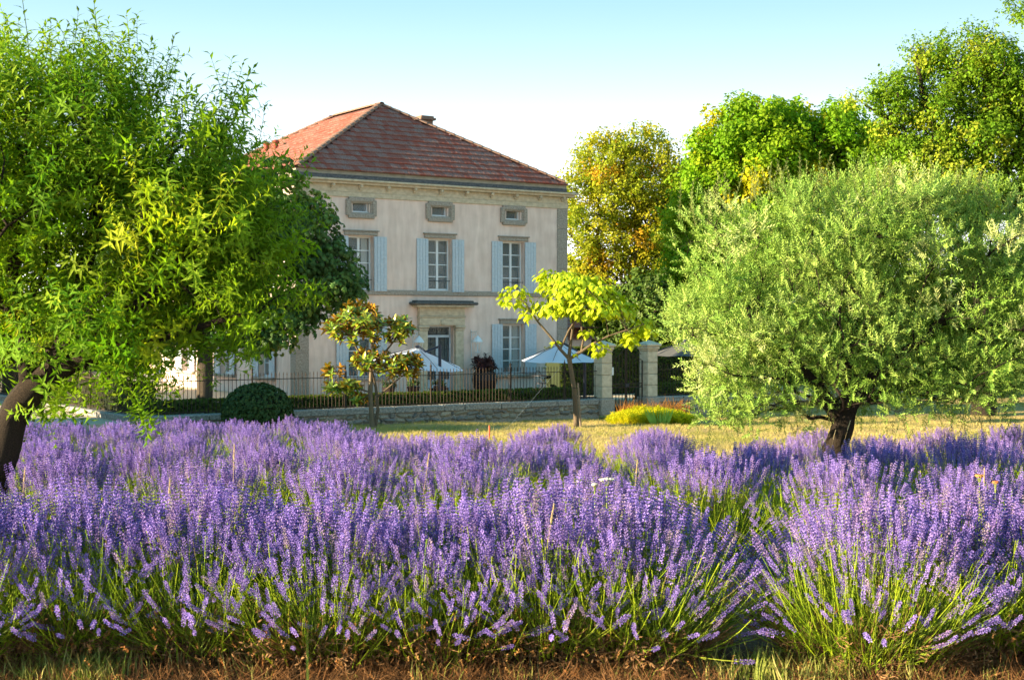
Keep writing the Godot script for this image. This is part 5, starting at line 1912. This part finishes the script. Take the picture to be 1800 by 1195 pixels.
func lavender() -> void:
	var meshes := {"stem": [lavender_stem(0.10, 1), lavender_stem(0.22, 2)], "spike": [lavender_spike(0.10, 1), lavender_spike(0.22, 2)]}
	var lf := MB.new()
	var g := RandomNumberGenerator.new()
	g.seed = 9
	for k in 12:
		var a := k * 2.4
		lf.col = Color(1, 1, 1) * g.randf_range(0.8, 1.15)
		lf.leaf(Vector3(0, 0.008 * k, 0), Vector3(cos(a) * 0.45, 1.0, sin(a) * 0.45), Vector3(cos(a), 0, sin(a)), 0.15 * g.randf_range(0.7, 1.2), 0.0042, 0.1, 0.1)
	meshes.leaf = lf.mesh()
	var tw := MB.new()
	for k in 4:
		var p := [Vector3.ZERO]
		for q in 4:
			p.append(p[-1] + Vector3(g.randf_range(-0.03, 0.03), 0.045, g.randf_range(-0.03, 0.03)))
		tw.tube(p, [0.0035, 0.003, 0.0026, 0.002, 0.001], 3, false)
		for q in 3:
			tw.leaf(p[2 + q % 3], Vector3(g.randf_range(-1, 1), 0.4, g.randf_range(-1, 1)), Vector3.UP, 0.022, 0.007)
	meshes.twig = tw.mesh()
	var words := ["first", "second", "third", "fourth", "fifth", "sixth", "seventh", "eighth", "ninth", "tenth", "eleventh", "twelfth", "thirteenth", "fourteenth", "fifteenth", "sixteenth", "seventeenth", "eighteenth", "nineteenth"]
	# rows: distance, spans in the photograph that the bushes' middles fill, spacing in metres, name
	var rows := [
		[6.72, [-80, 130, 350, 570, 770, 960, 1115, 1525, 1700, 1890], "nearest row"],
		[9.7, [[-90, 1900]], "second row from the viewer"],
		[12.0, [[-60, 1880]], "third row from the viewer"],
		[14.3, [[-60, 740], [935, 1130], [1368, 1384], [1600, 1880]], "fourth row, level with the olive trunk"],
		[16.8, [[-60, 695], [960, 1140], [1440, 1880]], "fifth row, behind the olive trunk"],
		[19.2, [[-60, 650], [985, 1140]], "sixth row, before the round clipped bush"],
		[21.6, [[0, 600]], "farthest row, before the low wall"]]
	var protos := {}
	for r in rows.size():
		var row: Array = rows[r]
		var d: float = row[0]
		var at := []
		if r == 0:
			for q in row[1]:
				at.append((q - 900.0) / FOCAL * d)
		else:
			for s in row[1]:
				var x0: float = (s[0] - 900.0) / FOCAL * d
				var x1: float = (s[1] - 900.0) / FOCAL * d
				var n := maxi(int(round((x1 - x0) / 0.82)) + 1, 2)
				for k in n:
					at.append(lerpf(x0, x1, float(k) / (n - 1)) + rr(-0.12, 0.12))
		for k in at.size():
			var z := d + rr(-0.25, 0.25) * (0.6 if r == 0 else 1.0)
			var p := Vector3(at[k], ground_y(at[k], z), -z)
			var label := "flowering lavender bush, %s from the left in the %s" % [words[k], row[2]]
			if r == 0:
				lavender_bush(label, p, 620, rr(0.93, 1.06), 0.1, meshes, 0.56, 0.74)
			else:
				var which := (k + r * 3) % 5
				if not protos.has(which):
					protos[which] = lavender_bush(label, p, 330, 1.0, 0.14, meshes, 0.82, 0.62)
				else:
					var o: Node3D = protos[which].duplicate()
					o.name = numbered("lavender_bush")
					add_child(o)
					o.position = p
					o.rotation.y = rr(0, TAU)
					o.scale = Vector3.ONE * rr(0.88, 1.05) * (1.0 if r < 3 else 0.93)
					tag(o, label)

# ------------------------------------------------------------------ lawn, bushes, small plants
func blade_tuft(n: int, h: float, w: float, spread: float, seed_: int) -> ArrayMesh:
	var r := RandomNumberGenerator.new()
	r.seed = seed_
	var m := MB.new()
	for k in n:
		var a := r.randf() * TAU
		var o := Vector3(r.randf_range(-1, 1), 0, r.randf_range(-1, 1)) * spread
		m.col = Color(1, 1, 1) * r.randf_range(0.75, 1.2)
		var d := Vector3(cos(a) * 0.5 * r.randf(), 1.0, sin(a) * 0.5 * r.randf()).normalized()
		var s := d.cross(Vector3(cos(a), 0.1, sin(a))).normalized() * w / 2
		var l := h * r.randf_range(0.6, 1.2)
		var mid := o + d * l * 0.55
		var tip := o + d * l + Vector3(cos(a), -0.1, sin(a)) * l * 0.25
		m.tri(o - s, o + s, mid + s * 0.8)
		m.tri(o - s, mid + s * 0.8, mid - s * 0.8)
		m.tri(mid - s * 0.8, mid + s * 0.8, tip)
	return m.mesh()

func lawn_things() -> void:
	var tuft := blade_tuft(8, 0.07, 0.006, 0.07, 700)
	var xs := []
	var cs := []
	var f := FastNoiseLite.new()
	f.seed = 31
	f.frequency = 0.25
	for k in 42000:
		var d := 12.0 + 35.0 * pow(rng.randf(), 0.75)
		var x := rr(-1, 1) * d * 0.42
		var q := f.get_noise_2d(x, d)
		if rng.randf() > 0.75 + q:
			continue
		xs.append(Transform3D(basis_y(Vector3(rr(-0.2, 0.2), 1, rr(-0.2, 0.2)), rr(0, TAU), rr(0.6, 1.3)), Vector3(x, ground_y(x, d), -d)))
		cs.append(Color(0.60, 0.46, 0.18).lerp(Color(0.22, 0.25, 0.05), clampf(q * 1.2 + rr(0.0, 0.45), 0, 0.85)))
	tag(many("dry_grass", tuft, M.stem, xs, cs), "short dry tan grass of the lawn between lavender and garden wall")
	# clipped round bush
	var root := thing("clipped_bush", "dark green dome-clipped bush standing in front of the low wall", "bush", on_ground(452, 38.0))
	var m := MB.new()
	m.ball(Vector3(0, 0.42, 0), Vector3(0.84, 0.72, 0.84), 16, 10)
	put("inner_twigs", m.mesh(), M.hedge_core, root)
	var sp := small_spray(0.05, 0.028, 9, 72, 0.05)
	xs = []
	cs = []
	for k in 3600:
		var d := Vector3(rng.randfn(), rng.randfn(), rng.randfn()).normalized()
		if d.y < -0.55:
			continue
		xs.append(Transform3D(basis_y(d + Vector3(rr(-0.6, 0.6), rr(-0.3, 0.6), rr(-0.6, 0.6)), rr(0, TAU), rr(0.8, 1.4)), Vector3(0, 0.42, 0) + d * Vector3(0.9, 0.78, 0.9) * rr(0.95, 1.02)))
		cs.append(Color(0.045, 0.085, 0.022).lerp(Color(0.075, 0.125, 0.03), rng.randf()))
	many("leaves", sp, M.leaf_dark, xs, cs, root)
	# yellow-flowering ground plants and rust-coloured flower stems by the gate
	root = thing("yellow_border", "bed of bright yellow-green low plants at the foot of the right gate pillar", "flower bed", on_ground(1155, 42.0))
	root.set_meta("kind", "stuff")
	var yt := small_spray(0.09, 0.018, 14, 73, 0.16)
	xs = []
	cs = []
	for k in 2600:
		var x := rr(-1.45, 1.15)
		var z := rr(-1.4, 1.2)
		if pow((x + 0.15) / 1.3, 2) + pow(z / 1.4, 2) > 1.0:
			continue
		xs.append(Transform3D(basis_y(Vector3(rr(-0.5, 0.5), 1, rr(-0.5, 0.5)), rr(0, TAU), rr(0.7, 1.3)), Vector3(x, rr(0.0, 0.32) * (1.0 - pow((x + 0.15) / 1.4, 2)), z)))
		cs.append(Color(0.78, 0.66, 0.02).lerp(Color(0.46, 0.50, 0.02), rng.randf()))
	many("leaves", yt, M.leaf, xs, cs, root)
	root = thing("rust_flowers", "tall rusty-orange flower stems in front of the iron gate", "flowers", on_ground(1150, 43.6))
	root.set_meta("kind", "stuff")
	var rt := blade_tuft(7, 0.5, 0.02, 0.1, 74)
	xs = []
	cs = []
	for k in 75:
		xs.append(Transform3D(basis_y(Vector3(rr(-0.1, 0.1), 1, rr(-0.1, 0.1)), rr(0, TAU), rr(0.9, 1.4)), Vector3(rr(-1.0, 1.1), 0.1, rr(-0.5, 0.5))))
		cs.append(Color(0.36, 0.13, 0.03).lerp(Color(0.45, 0.22, 0.05), rng.randf()))
	many("stems", rt, M.stem, xs, cs, root)
	root = thing("iris_clump", "clump of upright green iris leaves in the yellow bed", "plant", on_ground(1163, 40.6))
	for k in 22:
		var q := MB.new()
		var a := rr(-0.6, 0.6)
		q.leaf(Vector3.ZERO, Vector3(a, 1, rr(-0.2, 0.3)), Vector3(0, 0.1, 1), rr(0.4, 0.62), 0.05, 0.1, 0.15, 0.3)
		put("leaf", q.mesh(), M.iris, root, Transform3D(Basis(), Vector3(a * 0.45 + rr(-0.05, 0.05), 0, rr(-0.12, 0.12))))
	# small orange marker post
	root = thing("marker_post", "short orange-red marker peg on the dry lawn", "peg", on_ground(860, 31.0))
	m = MB.new()
	m.tube([Vector3(0, -0.05, 0), Vector3(0, 0.26, 0)], [0.022, 0.022], 8)
	m.tube([Vector3(0, 0.26, 0), Vector3(0, 0.3, 0)], [0.022, 0.004], 8)
	put("peg", m.mesh(), plain(0.5, 0.1, 0.03, 0.6), root)

func umbel(label: String, at: Vector3, h: float, r: float, col: Color, lean: Vector3) -> void:
	var root := thing("wild_umbel", label, "wildflower", at)
	var m := MB.new()
	var top := Vector3(lean.x, h, lean.z)
	m.tube([Vector3.ZERO, top * Vector3(0.3, 0.5, 0.3), top], [0.004, 0.0035, 0.003], 5)
	for k in 14:
		var a := k * 2.4
		var q := r * sqrt((k + 0.5) / 14.0)
		m.tube([top - Vector3(0, 0.03, 0), top + Vector3(cos(a) * q, 0.02 + 0.01 * rng.randf(), sin(a) * q)], [0.0015, 0.001], 3, false)
	put("stem", m.mesh(), M.weed, root)
	m = MB.new()
	for k in 60:
		var a := k * 2.4
		var q := r * sqrt((k + 0.5) / 60.0)
		m.ball(top + Vector3(cos(a) * q, 0.022 + rr(-0.004, 0.006), sin(a) * q), Vector3(0.009, 0.005, 0.009), 5, 3)
	put("flower_head", m.mesh(), plain(col.r, col.g, col.b, 0.9), root)

func seed_grass(label: String, at: Vector3, h: float, lean: Vector3, head := 0.09, mat: Material = null) -> void:
	mat = mat if mat else M.straw
	var root := thing("seed_grass", label, "grass stalk", at)
	var m := MB.new()
	var p := []
	var r := []
	for k in 6:
		var t := k / 5.0
		p.append(Vector3(lean.x * t * t, h * t, lean.z * t * t))
		r.append(0.002 - 0.0008 * t)
	m.tube(p, r, 4)
	put("stalk", m.mesh(), mat, root)
	m = MB.new()
	var d: Vector3 = (p[5] - p[4] as Vector3).normalized()
	for k in 26:
		var t := k / 25.0
		var a := k * 2.4
		m.leaf(p[5] + d * (t * head), Vector3(cos(a) * 0.45, 1.0, sin(a) * 0.45) + d, Vector3(cos(a), 0.2, sin(a)), 0.028 * (1.2 - 0.6 * t), 0.006, 0.2, 0.1)
	put("seed_head", m.mesh(), mat, root)

func foreground_things() -> void:
	# dry brown twigs and litter under the nearest bushes, green and straw weeds at the lower edge
	var twig := blade_tuft(9, 0.13, 0.003, 0.06, 720)
	var xs := []
	var cs := []
	for k in 2600:
		var d := rr(6.1, 6.8)
		var x := rr(-2.7, 2.9)
		if x > 0.92 and x < 1.2:
			continue
		xs.append(Transform3D(basis_y(Vector3(rr(-1, 1), rr(0.2, 1.0), rr(-1, 1)), rr(0, TAU), rr(0.35, 0.95)), Vector3(x, ground_y(x, d), -d)))
		cs.append(Color(0.15, 0.07, 0.03).lerp(Color(0.34, 0.17, 0.07), rng.randf()))
	tag(many("dry_litter", twig, M.litter, xs, cs), "rusty brown dry twigs and litter under the nearest lavender")
	var leafy := small_spray(0.014, 0.008, 9, 730, 0.05)
	xs = []
	cs = []
	for k in 900:
		var a := rng.randi() % 7
		var cxs := [-80, 150, 400, 570, 770, 1000, 1600]
		var x: float = (cxs[a] - 900.0) / FOCAL * 6.7 + rng.randfn() * 0.35
		var d := 6.4 + rng.randfn() * 0.15
		xs.append(Transform3D(basis_y(Vector3(rr(-1, 1), 1, rr(-1, 1)), rr(0, TAU), rr(0.4, 0.9)), Vector3(x, rr(0.03, 0.3), -d)))
		cs.append(Color(0.30, 0.11, 0.03).lerp(Color(0.42, 0.23, 0.08), rng.randf()))
	tag(many("dead_leaves", leafy, M.litter, xs, cs), "orange dead leaves caught low in the nearest lavender")
	var gt := blade_tuft(7, 0.11, 0.005, 0.05, 721)
	xs = []
	cs = []
	for k in 330:
		var d := rr(6.2, 6.6)
		var x := rr(-2.6, 2.8)
		if rng.randf() < 0.75:
			x = -1.75 - absf(rng.randfn()) * 0.4 if rng.randf() < 0.6 else 1.3 + rng.randfn() * 0.3
		xs.append(Transform3D(basis_y(Vector3(rr(-0.4, 0.4), 1, rr(-0.4, 0.4)), rr(0, TAU), rr(0.5, 1.3)), Vector3(x, ground_y(x, d), -d)))
		cs.append(Color(0.24, 0.32, 0.04).lerp(Color(0.5, 0.42, 0.14), rng.randf()))
	tag(many("weeds", gt, M.stem, xs, cs), "green and straw-coloured weeds along the bare soil in front")
	# taller wild plants between the bushes
	umbel("flat white wild carrot flower standing above the middle of the nearest row", px(1067, 843, 8.6) * Vector3(1, 0, 1), 0.62 + 0.0, 0.042, Color(0.62, 0.58, 0.42), Vector3(0.0, 0, 0))
	umbel("small pale round flower head left of the wild carrot", px(1046, 856, 8.6) * Vector3(1, 0, 1), 0.59, 0.014, Color(0.6, 0.52, 0.4), Vector3(0.0, 0, 0))
	umbel("orange wildflower on a tall stem at the right, above the second row", px(1724, 838, 8.9) * Vector3(1, 0, 1), 0.61, 0.022, Color(0.5, 0.2, 0.05), Vector3(0, 0, 0))
	umbel("smaller orange wildflower beside the tall one at the right", px(1752, 850, 8.9) * Vector3(1, 0, 1), 0.57, 0.014, Color(0.5, 0.16, 0.05), Vector3(0, 0, 0))
	var sg := [[1445, 800, 12.6, 0.78, 0.1, "pale seed head leaning right just left of the olive trunk"], [1462, 790, 12.6, 0.86, 0.14, "tallest pale seed head in front of the olive trunk"], [1480, 800, 12.6, 0.76, 0.1, "pale seed head touching the right edge of the olive trunk"], [1420, 805, 12.4, 0.72, 0.02, "upright pale seed head some way left of the olive trunk"], [1500, 805, 12.5, 0.75, 0.12, "pale seed head right of the olive trunk"], [30, 860, 8.8, 0.66, 0.04, "pale seed head at the left edge below the almond trunk"], [288, 880, 8.6, 0.62, 0.03, "pale seed head above the left part of the nearest row"], [405, 900, 8.4, 0.84, 0.02, "tall weed stalk left of centre, above the nearest lavender"], [735, 840, 9.4, 0.74, 0.06, "pale seed head above the middle of the nearest row"], [1110, 830, 9.0, 0.7, 0.03, "pale seed head right of the wild carrot"], [945, 1190, 6.5, 0.68, 0.06, "tall reddish straw stalk in front of the middle bush"], [932, 1190, 6.5, 0.5, -0.04, "thin straw stalk leaning left in front of the middle bush"], [1730, 930, 8.4, 0.7, 0.0, "green weed stalk beside the orange wildflowers"], [1185, 770, 14.0, 0.7, 0.1, "lone seed head at the edge of the dry lawn"]]
	for q in sg:
		var p := px(q[0], 0, q[2])
		p.y = ground_y(p.x, q[2])
		seed_grass(q[5], p, q[3], Vector3(q[4], 0, 0.02))
	var blade := thing("grass_blade", "blurred green grass blade very close to the viewer at the lower edge", "grass blade", px(546, 0, 2.2) * Vector3(1, 0, 1))
	var bm := MB.new()
	bm.leaf(Vector3(0, -0.02, 0), Vector3(0.0, 1, 0.02), Vector3(0.3, 0, 1), 1.16, 0.009, 0.15, 0.02, 0.6, 0.7)
	put("blade", bm.mesh(), M.iris, blade)
